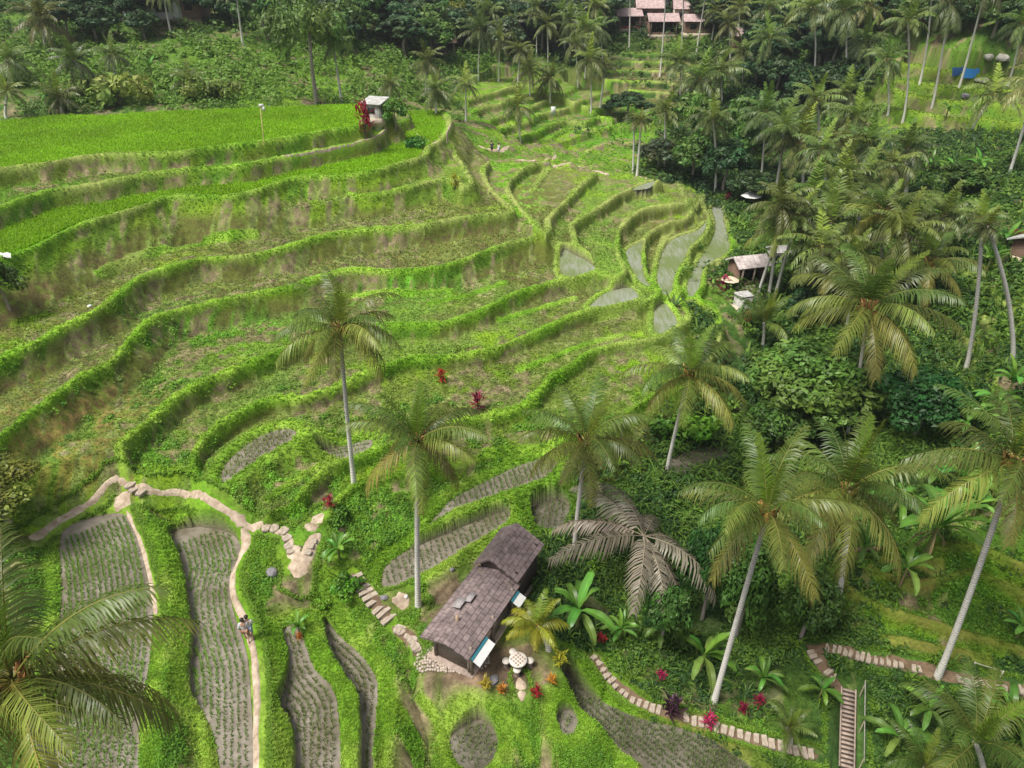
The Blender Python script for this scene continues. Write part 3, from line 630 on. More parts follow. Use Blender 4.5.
# ------------------------------------------------------------------ palm fronds
def frond_geo(buf, L=4.0, e0=40, bend=70, nl=46, lw=.07, droop=.6, leaf=.24, colour=(.075, .125, .022), tipc=(.13, .15, .035), rib=(.24, .25, .06), seed=0, rz=0.0, off=(0, 0, 0), ribw=.035, yaw=0.0, gray=0.0, seg=2):
    r = np.random.default_rng(seed)
    n = 15; s = np.linspace(0, 1, n); el = np.radians(e0 - bend * s ** 1.35); az = np.radians(yaw * s ** 1.5)
    T = np.stack([np.cos(el) * np.cos(az), np.cos(el) * np.sin(az), np.sin(el)], 1)
    P = np.vstack([[0, 0, 0], np.cumsum((T[:-1] + T[1:]) / 2 * L / (n - 1), axis=0)])
    cz, sz = math.cos(rz), math.sin(rz); M = np.array([[cz, -sz, 0], [sz, cz, 0], [0, 0, 1]]); off = np.asarray(off)
    buf.tube(P @ M.T + off, np.linspace(ribw, ribw * .2, n), 3, np.tile(np.array(rib), (n, 1)) * np.linspace(1, .75, n)[:, None], cap=False)
    si = np.repeat(np.linspace(.13, .985, nl), 2); sgn = np.tile([1., -1.], nl); m = len(si)
    si = np.clip(si + r.normal(0, .25 / nl, m), .1, .99)
    p = np.stack([np.interp(si, s, P[:, k]) for k in range(3)], 1); t = np.stack([np.interp(si, s, T[:, k]) for k in range(3)], 1); t /= np.linalg.norm(t, axis=1)[:, None]
    S = np.cross(np.array([0, 0, 1.]), t); S /= np.linalg.norm(S, axis=1)[:, None] + 1e-6; S *= sgn[:, None]
    U = np.cross(t, S) * sgn[:, None]
    ll = L * leaf * (.30 + .70 * np.sin(np.pi * np.clip(si, 0, 1) ** .75)) * r.uniform(.8, 1.15, m)
    d0 = S * .85 + t * (.35 + .5 * si)[:, None] + U * r.normal(.12, .10, m)[:, None]; d0 /= np.linalg.norm(d0, axis=1)[:, None]
    dr = droop * r.uniform(.75, 1.25, m)
    rows = [0, .5, 1.] if seg == 2 else [0, 1.]
    ww = [.75, .9, .06] if seg == 2 else [.9, .1]
    Vs = []
    for q, w in zip(rows, ww):
        c = p + d0 * (ll * q * (1 - .25 * dr * q))[:, None] + np.array([0, 0, -1.]) * (ll * dr * q * q)[:, None]
        wv = t * (lw * w * .5)
        Vs += [c - wv, c + wv]
    V = np.stack(Vs, 1).reshape(-1, 3); k = 2 * len(rows)
    b = np.arange(m)[:, None] * k
    Qd = np.concatenate([b + np.array([[2 * a, 2 * a + 1, 2 * a + 3, 2 * a + 2]]) for a in range(len(rows) - 1)])
    cc = np.array(colour)[None] * r.uniform(.7, 1.3, m)[:, None]
    c3 = np.repeat(cc[:, None], k, 1); tip = np.array(tipc)
    fr_ = np.repeat(np.array(rows), 2)[None, :, None] * np.clip(r.uniform(.1, .7, m), 0, 1)[:, None, None]
    c3 = c3 * (1 - fr_) + tip * fr_
    buf.add(V @ M.T + off, Qd, None, c3.reshape(-1, 3))

GREENS = [(.082, .135, .024), (.070, .125, .024), (.095, .150, .026), (.088, .128, .03)]
YG = (.16, .20, .03)
def mk_frond(nm, seed, **kw):
    b = Buf(); frond_geo(b, seed=seed, **kw); return b.mesh(nm, LEAF)
FR = {  # age classes; unit length 4 m; brighter ribs and leaflets paint in highlights
 'spear': [mk_frond('frond_young', 1, e0=84, bend=14, droop=.12, leaf=.16, colour=(.13, .20, .018), tipc=(.2, .25, .03)), mk_frond('frond_young', 2, e0=74, bend=25, droop=.2, leaf=.19, colour=(.12, .19, .02), tipc=(.17, .22, .03))],
 'up': [mk_frond('frond_upright', 3, e0=66, bend=60, droop=.45, yaw=12, colour=(.075, .13, .022)), mk_frond('frond_upright', 4, e0=55, bend=68, droop=.55, yaw=-14, colour=(.07, .12, .022)), mk_frond('frond_upright', 12, e0=60, bend=90, droop=.55, yaw=8, colour=(.085, .14, .022))],
 'mid': [mk_frond('frond_spread', 5, e0=36, bend=74, droop=.75, yaw=10, colour=(.14, .19, .034), tipc=(.2, .21, .05)), mk_frond('frond_spread', 6, e0=28, bend=82, droop=.85, yaw=-12, colour=(.12, .17, .03)), mk_frond('frond_spread', 7, e0=42, bend=95, droop=.8, yaw=16, colour=GREENS[1]), mk_frond('frond_spread', 13, e0=22, bend=58, droop=.9, yaw=-6, colour=(.10, .14, .028), tipc=(.2, .2, .05))],
 'low': [mk_frond('frond_drooping', 8, e0=6, bend=72, droop=.9, yaw=8, colour=(.17, .20, .038), tipc=(.19, .17, .06), rib=(.34, .31, .09)), mk_frond('frond_drooping', 9, e0=-8, bend=66, droop=.95, yaw=-10, colour=(.20, .22, .04), tipc=(.21, .19, .06), rib=(.36, .33, .09)), mk_frond('frond_drooping', 14, e0=-20, bend=58, droop=.8, yaw=5, colour=(.18, .18, .04), tipc=(.25, .21, .07), rib=(.4, .34, .1))],
 'dead': [mk_frond('frond_dead', 10, e0=-45, bend=42, droop=.7, nl=34, colour=(.17, .12, .07), tipc=(.22, .16, .1), rib=(.22, .15, .08)), mk_frond('frond_dead', 11, e0=-30, bend=55, droop=.8, nl=34, colour=(.19, .14, .08), tipc=(.22, .16, .1), rib=(.22, .15, .08))],
 'gray': [mk_frond('frond_withered', 15, L=4, e0=18, bend=62, droop=.75, nl=34, lw=.10, leaf=.21, yaw=6, colour=(.20, .165, .125), tipc=(.30, .26, .2), rib=(.3, .25, .18)), mk_frond('frond_withered', 16, L=4, e0=-4, bend=62, droop=.8, nl=34, lw=.10, leaf=.21, yaw=-8, colour=(.18, .15, .115), tipc=(.28, .24, .19), rib=(.3, .25, .18)), mk_frond('frond_withered', 17, L=4, e0=30, bend=90, droop=.7, nl=34, lw=.10, leaf=.21, colour=(.20, .17, .13), tipc=(.3, .26, .2), rib=(.3, .25, .18))],
 'gold': [mk_frond('frond_golden', 18, e0=60, bend=80, droop=.5, lw=.13, nl=30, leaf=.3, colour=(.17, .21, .02), tipc=(.3, .27, .03), rib=(.42, .33, .04)), mk_frond('frond_golden', 19, e0=30, bend=80, droop=.7, lw=.13, nl=30, leaf=.3, colour=(.2, .22, .02), tipc=(.36, .3, .03), rib=(.45, .36, .04)), mk_frond('frond_golden', 20, e0=75, bend=45, droop=.4, lw=.13, nl=30, leaf=.28, colour=(.13, .19, .02), tipc=(.24, .25, .03), rib=(.4, .32, .04))],
}
def nuts_mesh():
    b = Buf(); r = np.random.default_rng(5)
    for i in range(9):
        c = r.normal(0, .16, 3) * [1.2, 1.2, .6]; c[2] -= .25
        u = np.linspace(0, np.pi, 5); pr = .13 * np.sin(u); pz = .16 * np.cos(u)
        P = np.stack([0 * u + c[0], 0 * u + c[1], pz + c[2]], 1)
        b.tube(P, np.maximum(pr, .004), 7, np.tile(np.array([[.32, .17, .04], [.22, .24, .05], [.4, .24, .05]][i % 3]), (5, 1)))
    for i in range(14):   # fibrous leaf bases
        a = r.uniform(0, 6.28); P = np.array([[0, 0, -.5], [math.cos(a) * .22, math.sin(a) * .22, -.15], [math.cos(a) * .4, math.sin(a) * .4, .32]])
        b.tube(P, [.05, .07, .03], 4, np.tile(np.array([.42, .24, .07]) * r.uniform(.6, 1.3), (3, 1)))
    return b.mesh('coconut_cluster', leaf_mat('coconuts', trans=0, var=.1), True)
NUTS = nuts_mesh()

def crown_mesh(nm, seed, nf=22, nl=20, old=.35, tint=(1, 1, 1), L=4.0):
    """far palms: the whole crown in one mesh"""
    b = Buf(); r = np.random.default_rng(seed); ti = np.array(tint)
    for i in range(nf):
        q = i / nf; az = i * 2.399 + r.normal(0, .2)
        if q < .05: e0, bd, dp, c = r.uniform(70, 85), 20, .2, np.array([.13, .19, .02])
        elif q < .38: e0, bd, dp, c = r.uniform(45, 65), r.uniform(55, 85), .5, np.array([.095, .15, .026])
        elif q < 1 - old: e0, bd, dp, c = r.uniform(15, 40), r.uniform(60, 95), .8, np.array([.085, .13, .028])
        else: e0, bd, dp, c = r.uniform(-35, 8), r.uniform(50, 72), .85, np.array([.115, .15, .045])
        frond_geo(b, L=L * r.uniform(.85, 1.1), e0=e0, bend=bd, nl=nl, lw=.17, droop=dp, colour=c * ti * r.uniform(.75, 1.55), tipc=np.array([.18, .205, .085]) * ti, rib=(.26, .25, .08), seed=seed * 50 + i, rz=az, ribw=.05, yaw=r.uniform(-15, 15), seg=2)
    return b.mesh(nm, LEAF)
CROWNS = [crown_mesh('palm_crown', 101), crown_mesh('palm_crown', 102, old=.5), crown_mesh('palm_crown', 103, nf=18, old=.25), crown_mesh('palm_crown', 104, nf=20, old=.45, tint=(1.1, .95, .95)), crown_mesh('palm_crown', 105, nf=26, old=.55, tint=(.9, .95, 1))]

def trunk_mesh(base, top, r0, r1, k, curve=.5, seed=0, col0=(.82, .78, .72)):
    d = Vector(top) - Vector(base); n = 12; t = np.linspace(0, 1, n)
    P = np.outer(t, np.array(d)); side = np.array([d[0], d[1], 0]); P = P - np.outer(curve * t * (1 - t), side)
    P[0, 2] -= .6
    rad = r0 + (r1 - r0) * t ** .6; rad[0] *= 1.35
    r = np.random.default_rng(seed); c = np.array(col0)[None] * np.linspace(1.0, .55, n)[:, None] * r.uniform(.85, 1.1, (n, 1))
    b = Buf(); b.tube(P, rad, k, c); return b.mesh('trunk', BARK, True)

def palm(crown, base, rad, label, detail='far', dy=0.0, group=None, cat='palm tree', name='coconut_palm', seed=0, style='', zbase=None, tr=None):
    r = random.Random(seed)
    B = np.array(hit(*base)) if zbase is None else atz(base[0], base[1], zbase)
    Tp = atY(crown[0], crown[1], B[1] + dy)
    dep = Tp[1] * cp - (Tp[2] - CAM_H) * sp; L = rad * dep / FPX * (.80 if detail == 'near' else .9) * r.uniform(.92, 1.08)
    root = empty(name, B); tag(root, label, cat, group)
    thin = tr or (.125 if detail == 'near' else .19)
    link('trunk', trunk_mesh(B, Tp, thin * 1.3, thin * .85, 8 if detail == 'near' else 6, r.uniform(.2, .7), seed), root)
    loc = Tp - B
    if detail == 'near':
        if style == 'withered': plan = [('gray', 11)]
        elif style == 'golden': plan = [('gold', 12)]
        elif style == 'young': plan = [('spear', 3), ('up', 7), ('mid', 3)]
        else: plan = style if isinstance(style, list) else [('spear', r.choice([2, 3, 3])), ('up', r.randint(4, 6)), ('mid', r.randint(5, 8)), ('low', r.randint(4, 8))]
        tx_, ty_ = R(r.uniform(-11, 11)), R(r.uniform(-11, 11))
        for cls, cnt in plan:
            ph = r.uniform(0, 6.28)
            for k in range(cnt):
                me = FR[cls][r.randrange(len(FR[cls]))]
                o = link('frond', me, root, loc); o.rotation_euler = (R(r.uniform(-8, 8)), R(r.uniform(-9, 9)), ph + k * 2 * math.pi / cnt + r.uniform(-.34, .34))
                s = L / 3.45 * r.uniform(.88, 1.1) * (.8 if cls == 'spear' else 1); o.scale = (s, s, s)
                o.rotation_euler = (Euler((tx_, ty_, 0)).to_matrix() @ o.rotation_euler.to_matrix()).to_euler()
        if style == '' or isinstance(style, list):
            for k in range(r.choice([0, 1, 1, 2])):
                o = link('dead_frond', FR['dead'][r.randrange(2)], root, loc); o['label'] = 'brown dead frond hanging along the trunk'
                o.rotation_euler = (0, 0, r.uniform(0, 6.28)); s = L / 4.2 * r.uniform(.7, 1); o.scale = (s, s, s)
            o = link('coconut_cluster', NUTS, root, loc + np.array([0, 0, .12 * L / 3.4])); s = max(L / 2.9, .9); o.scale = (s, s, s); o.rotation_euler = (0, 0, r.uniform(0, 6))
    else:
        me = CROWNS[seed % len(CROWNS)]
        o = link('crown', me, root, loc); s = L / 3.5; o.scale = (s, s, s * r.uniform(.9, 1.1)); o.rotation_euler = (R(r.uniform(-6, 6)), R(r.uniform(-6, 6)), r.uniform(0, 6.28))
    return root
# ------------------------------------------------------------------ paddies: mud and shallow water sheets
def paddy_mat(c1=(.15, .13, .088), c2=(.25, .215, .175), r0=.17, r1=.7):
    m, nt, bs = new_mat('paddy_mud')
    ge = N(nt, 'ShaderNodeNewGeometry'); n0 = N(nt, 'ShaderNodeTexNoise', Scale=.55, Detail=4.0, Roughness=.6); n1_ = N(nt, 'ShaderNodeTexNoise', Scale=3.5, Detail=4.0)
    for n in (n0, n1_): nt.links.new(ge.outputs['Position'], n.inputs['Vector'])
    mx = N(nt, 'ShaderNodeMix', data_type='RGBA'); mx.inputs[6].default_value = (*c1, 1); mx.inputs[7].default_value = (*c2, 1)
    rp = N(nt, 'ShaderNodeMapRange'); rp.inputs[1].default_value = .35; rp.inputs[2].default_value = .65; nt.links.new(n0.outputs['Fac'], rp.inputs[0]); nt.links.new(rp.outputs[0], mx.inputs[0])
    m2 = N(nt, 'ShaderNodeMix', data_type='RGBA'); m2.blend_type = 'MULTIPLY'; m2.inputs[0].default_value = .5; nt.links.new(mx.outputs[2], m2.inputs[6])
    rq = N(nt, 'ShaderNodeMapRange'); rq.inputs[1].default_value = .3; rq.inputs[2].default_value = .7; rq.inputs[3].default_value = .55; rq.inputs[4].default_value = 1.2; nt.links.new(n1_.outputs['Fac'], rq.inputs[0]); nt.links.new(rq.outputs[0], m2.inputs[7])
    nt.links.new(m2.outputs[2], bs.inputs['Base Color'])
    rr = N(nt, 'ShaderNodeMapRange'); rr.inputs[1].default_value = .4; rr.inputs[2].default_value = .62; rr.inputs[3].default_value = r0; rr.inputs[4].default_value = r1; nt.links.new(n0.outputs['Fac'], rr.inputs[0]); nt.links.new(rr.outputs[0], bs.inputs['Roughness'])
    bs.inputs['Specular IOR Level'].default_value = .5
    return m
def water_field():
    m, nt, bs = new_mat('flooded_field'); ge = N(nt, 'ShaderNodeNewGeometry'); mp = N(nt, 'ShaderNodeMapping'); mp.inputs['Rotation'].default_value = (0, 0, R(-35)); mp.inputs['Scale'].default_value = (3.2, .45, 1); nt.links.new(ge.outputs['Position'], mp.inputs['Vector'])
    n0 = N(nt, 'ShaderNodeTexNoise', Scale=1.3, Detail=6.0, Roughness=.7); nt.links.new(mp.outputs[0], n0.inputs['Vector']); nb = N(nt, 'ShaderNodeTexNoise', Scale=.16, Detail=2.0); nt.links.new(ge.outputs['Position'], nb.inputs['Vector'])
    ad = N(nt, 'ShaderNodeMath', operation='ADD'); nt.links.new(n0.outputs['Fac'], ad.inputs[0]); nt.links.new(nb.outputs['Fac'], ad.inputs[1]); rp = N(nt, 'ShaderNodeMapRange'); rp.inputs[1].default_value = .85; rp.inputs[2].default_value = 1.16; nt.links.new(ad.outputs[0], rp.inputs[0])
    mx = N(nt, 'ShaderNodeMix', data_type='RGBA'); mx.inputs[6].default_value = (.12, .16, .045, 1); mx.inputs[7].default_value = (.25, .265, .21, 1); nt.links.new(rp.outputs[0], mx.inputs[0]); nt.links.new(mx.outputs[2], bs.inputs['Base Color'])  # pale streaks put the sky's reflection into the base colour
    rr = N(nt, 'ShaderNodeMapRange'); rr.inputs[3].default_value = .75; rr.inputs[4].default_value = .28; nt.links.new(rp.outputs[0], rr.inputs[0]); nt.links.new(rr.outputs[0], bs.inputs['Roughness']); return m
PMAT = paddy_mat(); DMAT = paddy_mat((.085, .078, .05), (.17, .15, .115), .3, .7); WMAT = water_field()
for nm, P in PAD_W.items():
    b = Buf(); n = len(P); V = P.copy(); V[:, 2] += .03
    me = bpy.data.meshes.new('paddy_water'); bm = bmesh.new(); f = bm.faces.new([bm.verts.new(v) for v in V]); bmesh.ops.triangulate(bm, faces=[f]); bm.normal_update()
    for q in bm.faces:
        if q.normal.z < 0: q.normal_flip()
    bm.to_mesh(me); bm.free(); me.materials.append(WMAT if nm[0] == 'w' else DMAT if nm in ('p11', 'v1', 'p9', 'p10', 'p3') else PMAT); o = link('paddy_water', me); o['kind'] = 'structure'
# ------------------------------------------------------------------ paths as worn strips on the ground
DIRTM = simple_mat('path_dirt', (.34, .25, .17), .95, .25, 2.4, .5, .1, col2=(.58, .47, .37))
SOILM = simple_mat('path_soil', (.13, .088, .055), .95, .3, 2.5, .4, .1, col2=(.2, .14, .09))
for kind_, W3, ww in PATH_W:
    s = np.r_[0, np.cumsum(np.linalg.norm(np.diff(W3[:, :2], axis=0), axis=1))]; m = max(4, int(s[-1] / .18)); si = np.linspace(0, s[-1], m)
    x, y, w = np.interp(si, s, W3[:, 0]), np.interp(si, s, W3[:, 1]), np.interp(si, s, ww)
    tx, ty = np.gradient(x), np.gradient(y); tl = np.hypot(tx, ty) + 1e-9; nx, ny = -ty / tl, tx / tl
    k = 7; q = np.linspace(-1, 1, k)[None]; wl_ = (w * (1 + .5 * fbm(x, y, .8, 5, 2)))[:, None] * .5; wr_ = (w * (1 + .5 * fbm(x + 9, y, .8, 9, 2)))[:, None] * .5
    off = np.where(q < 0, q * wl_, q * wr_); endt = np.clip(np.minimum(si, s[-1] - si)[:, None] / .3, .25, 1); off = off * endt; Zc = height(x, y)[:, None]
    for it in range(3): off = off * np.where((np.abs(height(x[:, None] + nx[:, None] * off, y[:, None] + ny[:, None] * off) - Zc) > .22).any(1), .6, 1)[:, None]
    X = x[:, None] + nx[:, None] * off; Y = y[:, None] + ny[:, None] * off; Z = height(X, Y) + .05 - .06 * np.abs(q) ** 4
    i = np.arange(m - 1)[:, None] * k; j = np.arange(k - 1)[None]
    Qd = np.stack([i + j, i + j + 1, i + k + j + 1, i + k + j], -1).reshape(-1, 4)
    if (nx[0] * ty[0] - ny[0] * tx[0]) < 0: Qd = Qd[:, ::-1]
    o = link('path', mesh_np('path', np.stack([X, Y, Z], -1), Qd, mat=DIRTM if kind_ == 'dirt' else SOILM, smooth=True)); o['kind'] = 'structure'

# ------------------------------------------------------------------ stepping stones
STONE = simple_mat('pale_stone', (.32, .26, .2), .9, .3, 3.0, .4, .15, col2=(.5, .42, .34), coord='Generated')
def slab(seed, rnd=False):
    bm = bmesh.new(); r = random.Random(seed); n = 9 if rnd else 4
    pts = [(math.cos(i * 6.283 / n) * .5 * r.uniform(.8, 1.1), math.sin(i * 6.283 / n) * .5 * r.uniform(.8, 1.1)) for i in range(n)] if rnd else [(sx * .5 + r.uniform(-.04, .04), sy * .5 + r.uniform(-.04, .04)) for sx, sy in ((-1, -1), (1, -1), (1, 1), (-1, 1))]
    f = bm.faces.new([bm.verts.new((*p, 0)) for p in pts]); ex = bmesh.ops.extrude_face_region(bm, geom=[f]); vs = [v for v in ex['geom'] if isinstance(v, bmesh.types.BMVert)]
    bmesh.ops.translate(bm, vec=(0, 0, .16), verts=vs); bmesh.ops.recalc_face_normals(bm, faces=bm.faces); bmesh.ops.bevel(bm, geom=[e for e in bm.edges], offset=.03, segments=2, affect='EDGES')
    me = bpy.data.meshes.new('stepping_stone'); bm.to_mesh(me); bm.free(); me.materials.append(STONE); return me
SLAB = [slab(i) for i in range(4)]; RSLAB = [slab(i + 9, True) for i in range(3)]
def stones(pts, n, w, d, label, group, meshes=SLAB, jit=.04, skip=()):
    sp_ = smooth_poly(pts, n=6); W3 = np.array([hit(*p) for p in sp_]); 
    for it in range(4): W3[1:-1] = (W3[:-2] + 2 * W3[1:-1] + W3[2:]) / 4
    s = np.r_[0, np.cumsum(np.linalg.norm(np.diff(W3[:, :2], axis=0), axis=1))]
    if meshes is SLAB: d = min(d, .74 * s[-1] / n)
    for i in range(n):
        if i in skip: continue
        q = s[-1] * (i + .5) / n; x, y = np.interp(q, s, W3[:, 0]), np.interp(q, s, W3[:, 1]); x2, y2 = np.interp(q + .2, s, W3[:, 0]), np.interp(q + .2, s, W3[:, 1]); x1, y1 = np.interp(q - .2, s, W3[:, 0]), np.interp(q - .2, s, W3[:, 1])
        rr = random.Random(i * 7 + n); o = link('stepping_stone', meshes[rr.randrange(len(meshes))], None, (x + rr.uniform(-jit, jit), y + rr.uniform(-jit, jit), float(height(x, y)) - .06))
        o.rotation_euler = (R(rr.uniform(-3, 3)), R(rr.uniform(-3, 3)), math.atan2(y2 - y1, x2 - x1) + rr.uniform(-.12, .12)); o.scale = (d * rr.uniform(.85, 1.1), w * rr.uniform(.85, 1.1), 1); tag(o, label, 'stepping stone', group)
stones([(353,575),(364,590),(376,605),(392,622)], 9, .95, .42, 'long pale stone step in the stair path left of the hut', 'stone steps left of the hut')
stones([(393,628),(404,634),(414,641),(418,650),(415,657)], 6, .65, .55, 'rounded flat stone beside the left corner of the hut', 'rounded stones by the hut corner', RSLAB, .15)
stones([(591,657),(600,668),(612,682),(630,697),(650,708),(662,712)], 13, .5, .38, 'square stepping stone in the path along the lower edge of the gully', 'stepping stones along the gully')
stones([(598,662),(606,672),(616,682)], 4, .36, .34, 'small square stone doubling the path at the start of the gully stones', 'doubled stones at the start of the gully path', SLAB, .02)
stones([(682,718),(700,723),(720,729),(742,736),(765,742),(792,750),(815,756)], 17, .55, .42, 'stepping stone between the purple bush and the stairs at the bottom', 'stepping stones at the bottom')
stones([(824,648),(845,652),(865,658),(890,663),(922,669)], 16, .62, .40, 'paving stone of the path left of the long leaning trunk', 'paving stones left of the leaning trunk', skip=(13,))
stones([(955,678),(972,681),(1000,687),(1035,693)], 10, .62, .42, 'paving stone of the path right of the long leaning trunk', 'paving stones right of the leaning trunk')
stones([(810,650),(817,659),(825,669),(836,682)], 6, .6, .42, 'paving stone leading down to the top of the stairs', 'paving stones down to the stairs', skip=(3,))
stones([(128,482),(137,490),(146,496)], 3, .8, .55, 'pale boulder slab on the path between the two upper paddies', 'slabs on the upper path', RSLAB, .1)
stones([(260,527),(275,530),(285,533),(290,546),(293,557)], 6, .7, .6, 'pale flat rock of the broken path near the dirt clearing', 'flat rocks near the clearing', RSLAB, .1)
stones([(306,556),(311,548),(315,540)], 3, .5, .5, 'small pale rock on the climb right of the dirt clearing', 'small rocks right of the clearing', RSLAB, .05)
# ------------------------------------------------------------------ stairs with a handrail
WOODG = simple_mat('weathered_wood', (.26, .2, .15), .85, .3, 6, .3, .2, col2=(.38, .31, .25)); CONC = simple_mat('stair_concrete', (.33, .25, .2), .9, .25, 5, .2, .15, col2=(.45, .36, .3)); DARKM = simple_mat('dark_riser', (.06, .045, .035), .9, .2, 5)
A, Bz = ST0, ST1
sroot = empty('stairs', A); tag(sroot, 'narrow straight flight of stairs with pale treads and a thin handrail', 'stairs')
d = Bz - A; ns = 18; ry = math.atan2(d[1], d[0]); hl = math.hypot(d[0], d[1]); side = np.array([-math.sin(ry), math.cos(ry), 0]); run = hl / ns
bt = Buf(); bb = Buf(); bt2 = Buf()
for i in range(ns):
    p = d * (i + .5) / ns; bt.box(p + [0, 0, .12], (run * .7, .56, .06), ry)
    bb.box(p + [0, 0, -.02], (run * .99, .52, .2), ry)
for sg in (1, -1): bt2.tube([side * sg * .33 + [0, 0, .15], d + side * sg * .33 + [0, 0, .15]], .05, 4)
link('treads', bt.mesh('treads', CONC), sroot); link('flight', bb.mesh('flight', DARKM), sroot); link('stringer', bt2.mesh('stringer', CONC), sroot)
b = Buf(); q = side * (.55 if side[0] > 0 else -.55); b.tube([q + [0, 0, 1.0], q + d + [0, 0, 1.0]], .025, 6)
link('handrail', b.mesh('handrail', simple_mat('rail_paint', (.3, .29, .25), .7)), sroot)
for t in (.04, .5, .96):
    b = Buf(); b.tube([q + d * t + [0, 0, -.6], q + d * t + [0, 0, 1.0]], .025, 6); link('post', b.mesh('post', WOODG), sroot)

# ------------------------------------------------------------------ the hut: dark shingle roofs
def roof_mat(name, c1, c2, plank=.45, run=.28):
    m, nt, bs = new_mat(name); tc = N(nt, 'ShaderNodeTexCoord'); br = N(nt, 'ShaderNodeTexBrick', Scale=1.0); br.inputs['Color1'].default_value = (*c1, 1); br.inputs['Color2'].default_value = (*c2, 1)
    br.inputs['Mortar'].default_value = (c1[0] * .5, c1[1] * .5, c1[2] * .5, 1); br.inputs['Mortar Size'].default_value = .018; br.inputs['Brick Width'].default_value = plank; br.inputs['Row Height'].default_value = run; br.inputs['Bias'].default_value = -.1
    nt.links.new(tc.outputs['UV'], br.inputs['Vector']); no = N(nt, 'ShaderNodeTexNoise', Scale=2.2, Detail=6.0, Roughness=.7); nt.links.new(tc.outputs['Object'], no.inputs['Vector'])
    rp = N(nt, 'ShaderNodeMapRange'); rp.inputs[1].default_value = .3; rp.inputs[2].default_value = .7; rp.inputs[3].default_value = .5; rp.inputs[4].default_value = 1.4; nt.links.new(no.outputs['Fac'], rp.inputs[0])
    vm = N(nt, 'ShaderNodeVectorMath', operation='SCALE'); nt.links.new(br.outputs['Color'], vm.inputs[0]); nt.links.new(rp.outputs[0], vm.inputs['Scale']); nt.links.new(vm.outputs[0], bs.inputs['Base Color'])
    b = N(nt, 'ShaderNodeBump', Strength=.7, Distance=.04); nt.links.new(br.outputs['Fac'], b.inputs['Height']); b.invert = True; nt.links.new(b.outputs[0], bs.inputs['Normal'])
    bs.inputs['Roughness'].default_value = .75; bs.inputs['Specular IOR Level'].default_value = .3; return m
def roof_slab(name, corners, th, mat, parent):
    """a sloping panel from four corners (eave a, eave b, ridge b, ridge a) with UVs in metres"""
    P = [Vector(c) for c in corners]; nrm = (P[1] - P[0]).cross(P[3] - P[0]).normalized()
    if nrm.z < 0: nrm = -nrm
    bm = bmesh.new(); tv = [bm.verts.new(p) for p in P]; bv = [bm.verts.new(p - nrm * th) for p in P]
    fs = [bm.faces.new(tv), bm.faces.new(bv[::-1])] + [bm.faces.new([tv[i], bv[i], bv[(i + 1) % 4], tv[(i + 1) % 4]]) for i in range(4)]
    bmesh.ops.recalc_face_normals(bm, faces=bm.faces); uv = bm.loops.layers.uv.new('UVMap'); e = (P[1] - P[0]).normalized(); g_ = nrm.cross(e)
    for f in bm.faces:
        for l in f.loops: l[uv].uv = ((l.vert.co - P[0]).dot(e), (l.vert.co - P[0]).dot(g_))
    me = bpy.data.meshes.new(name); bm.to_mesh(me); bm.free(); me.materials.append(mat); return link(name, me, parent)
SHING = roof_mat('dark_shingle', (.19, .145, .14), (.24, .185, .178)); WHITE = simple_mat('white_paint', (.62, .62, .6), .6, .12, 3); WASH = simple_mat('stained_wash', (.42, .41, .37), .85, .3, 3); TEAL = simple_mat('teal_trim', (.03, .16, .2), .5, .1); HWALL = simple_mat('woven_wall', (.2, .16, .13), .9, .3, 9, .4)
ze = 2.0
Ac, Bc, Cc, Dc = (Vector(atz(px, py, ze)) for px, py in ((423,632), (471,657), (512,586), (481,568)))
hroot = empty('hut', ((Ac + Bc) / 2).to_tuple()[:2] + (0.0,)); tag(hroot, 'long wooden hut with two dark shingle roofs in the middle of the lower terraces', 'hut')
o0 = Vector(hroot.location); ux = ((Cc + Dc) / 2 - (Ac + Bc) / 2); L1 = ux.length; ux.z = 0; ux.normalize(); uy = Vector((-ux.y, ux.x, 0)); Wd = ((Bc - Ac).dot(uy)); sgn = 1 if Wd > 0 else -1; hw = abs(Wd) / 2
def HL(u, v, z): return ux * u + uy * (v * sgn) + Vector((0, 0, z))       # v>0: side of corner B (valley side)
rz_ = math.atan2(ux.y, ux.x); zr = ze + .4
roof_slab('roof', [HL(-.25, hw, ze), HL(L1 + .2, hw, ze), HL(L1 + .2, .1, zr), HL(-.25, .1, zr)], .10, SHING, hroot)
roof_slab('roof', [HL(L1 + .2, -hw, ze), HL(-.25, -hw, ze), HL(-.25, .1, zr + .004), HL(L1 + .2, .1, zr + .004)], .10, SHING, hroot)
b = Buf(); 
b.box(HL(.45, 0, 1.05), (.12, hw * 2 - .7, 2.1), rz_); b.box(HL(L1 - .2, 0, 1.1), (.12, hw * 2 - .7, 2.2), rz_); b.box(HL(L1 / 2, -hw + .42, 1.0), (L1 - .6, .12, 2.0), rz_)
b.box(HL(L1 / 2, hw - .42, .5), (L1 - .6, .10, 1.0), rz_); link('wall', b.mesh('wall', HWALL), hroot)
b = Buf(); b.box(HL(L1 / 2 + 1.3, 0, .03), (L1 + 2.4, hw * 2 - .2, .2), rz_); link('floor', b.mesh('floor', CONC), hroot)
for u in (.3, L1 * .5, L1 - .4):
    b = Buf(); b.box(HL(u, hw - .22, 1.1), (.12, .12, 2.1), rz_); link('post', b.mesh('post', WOODG), hroot)
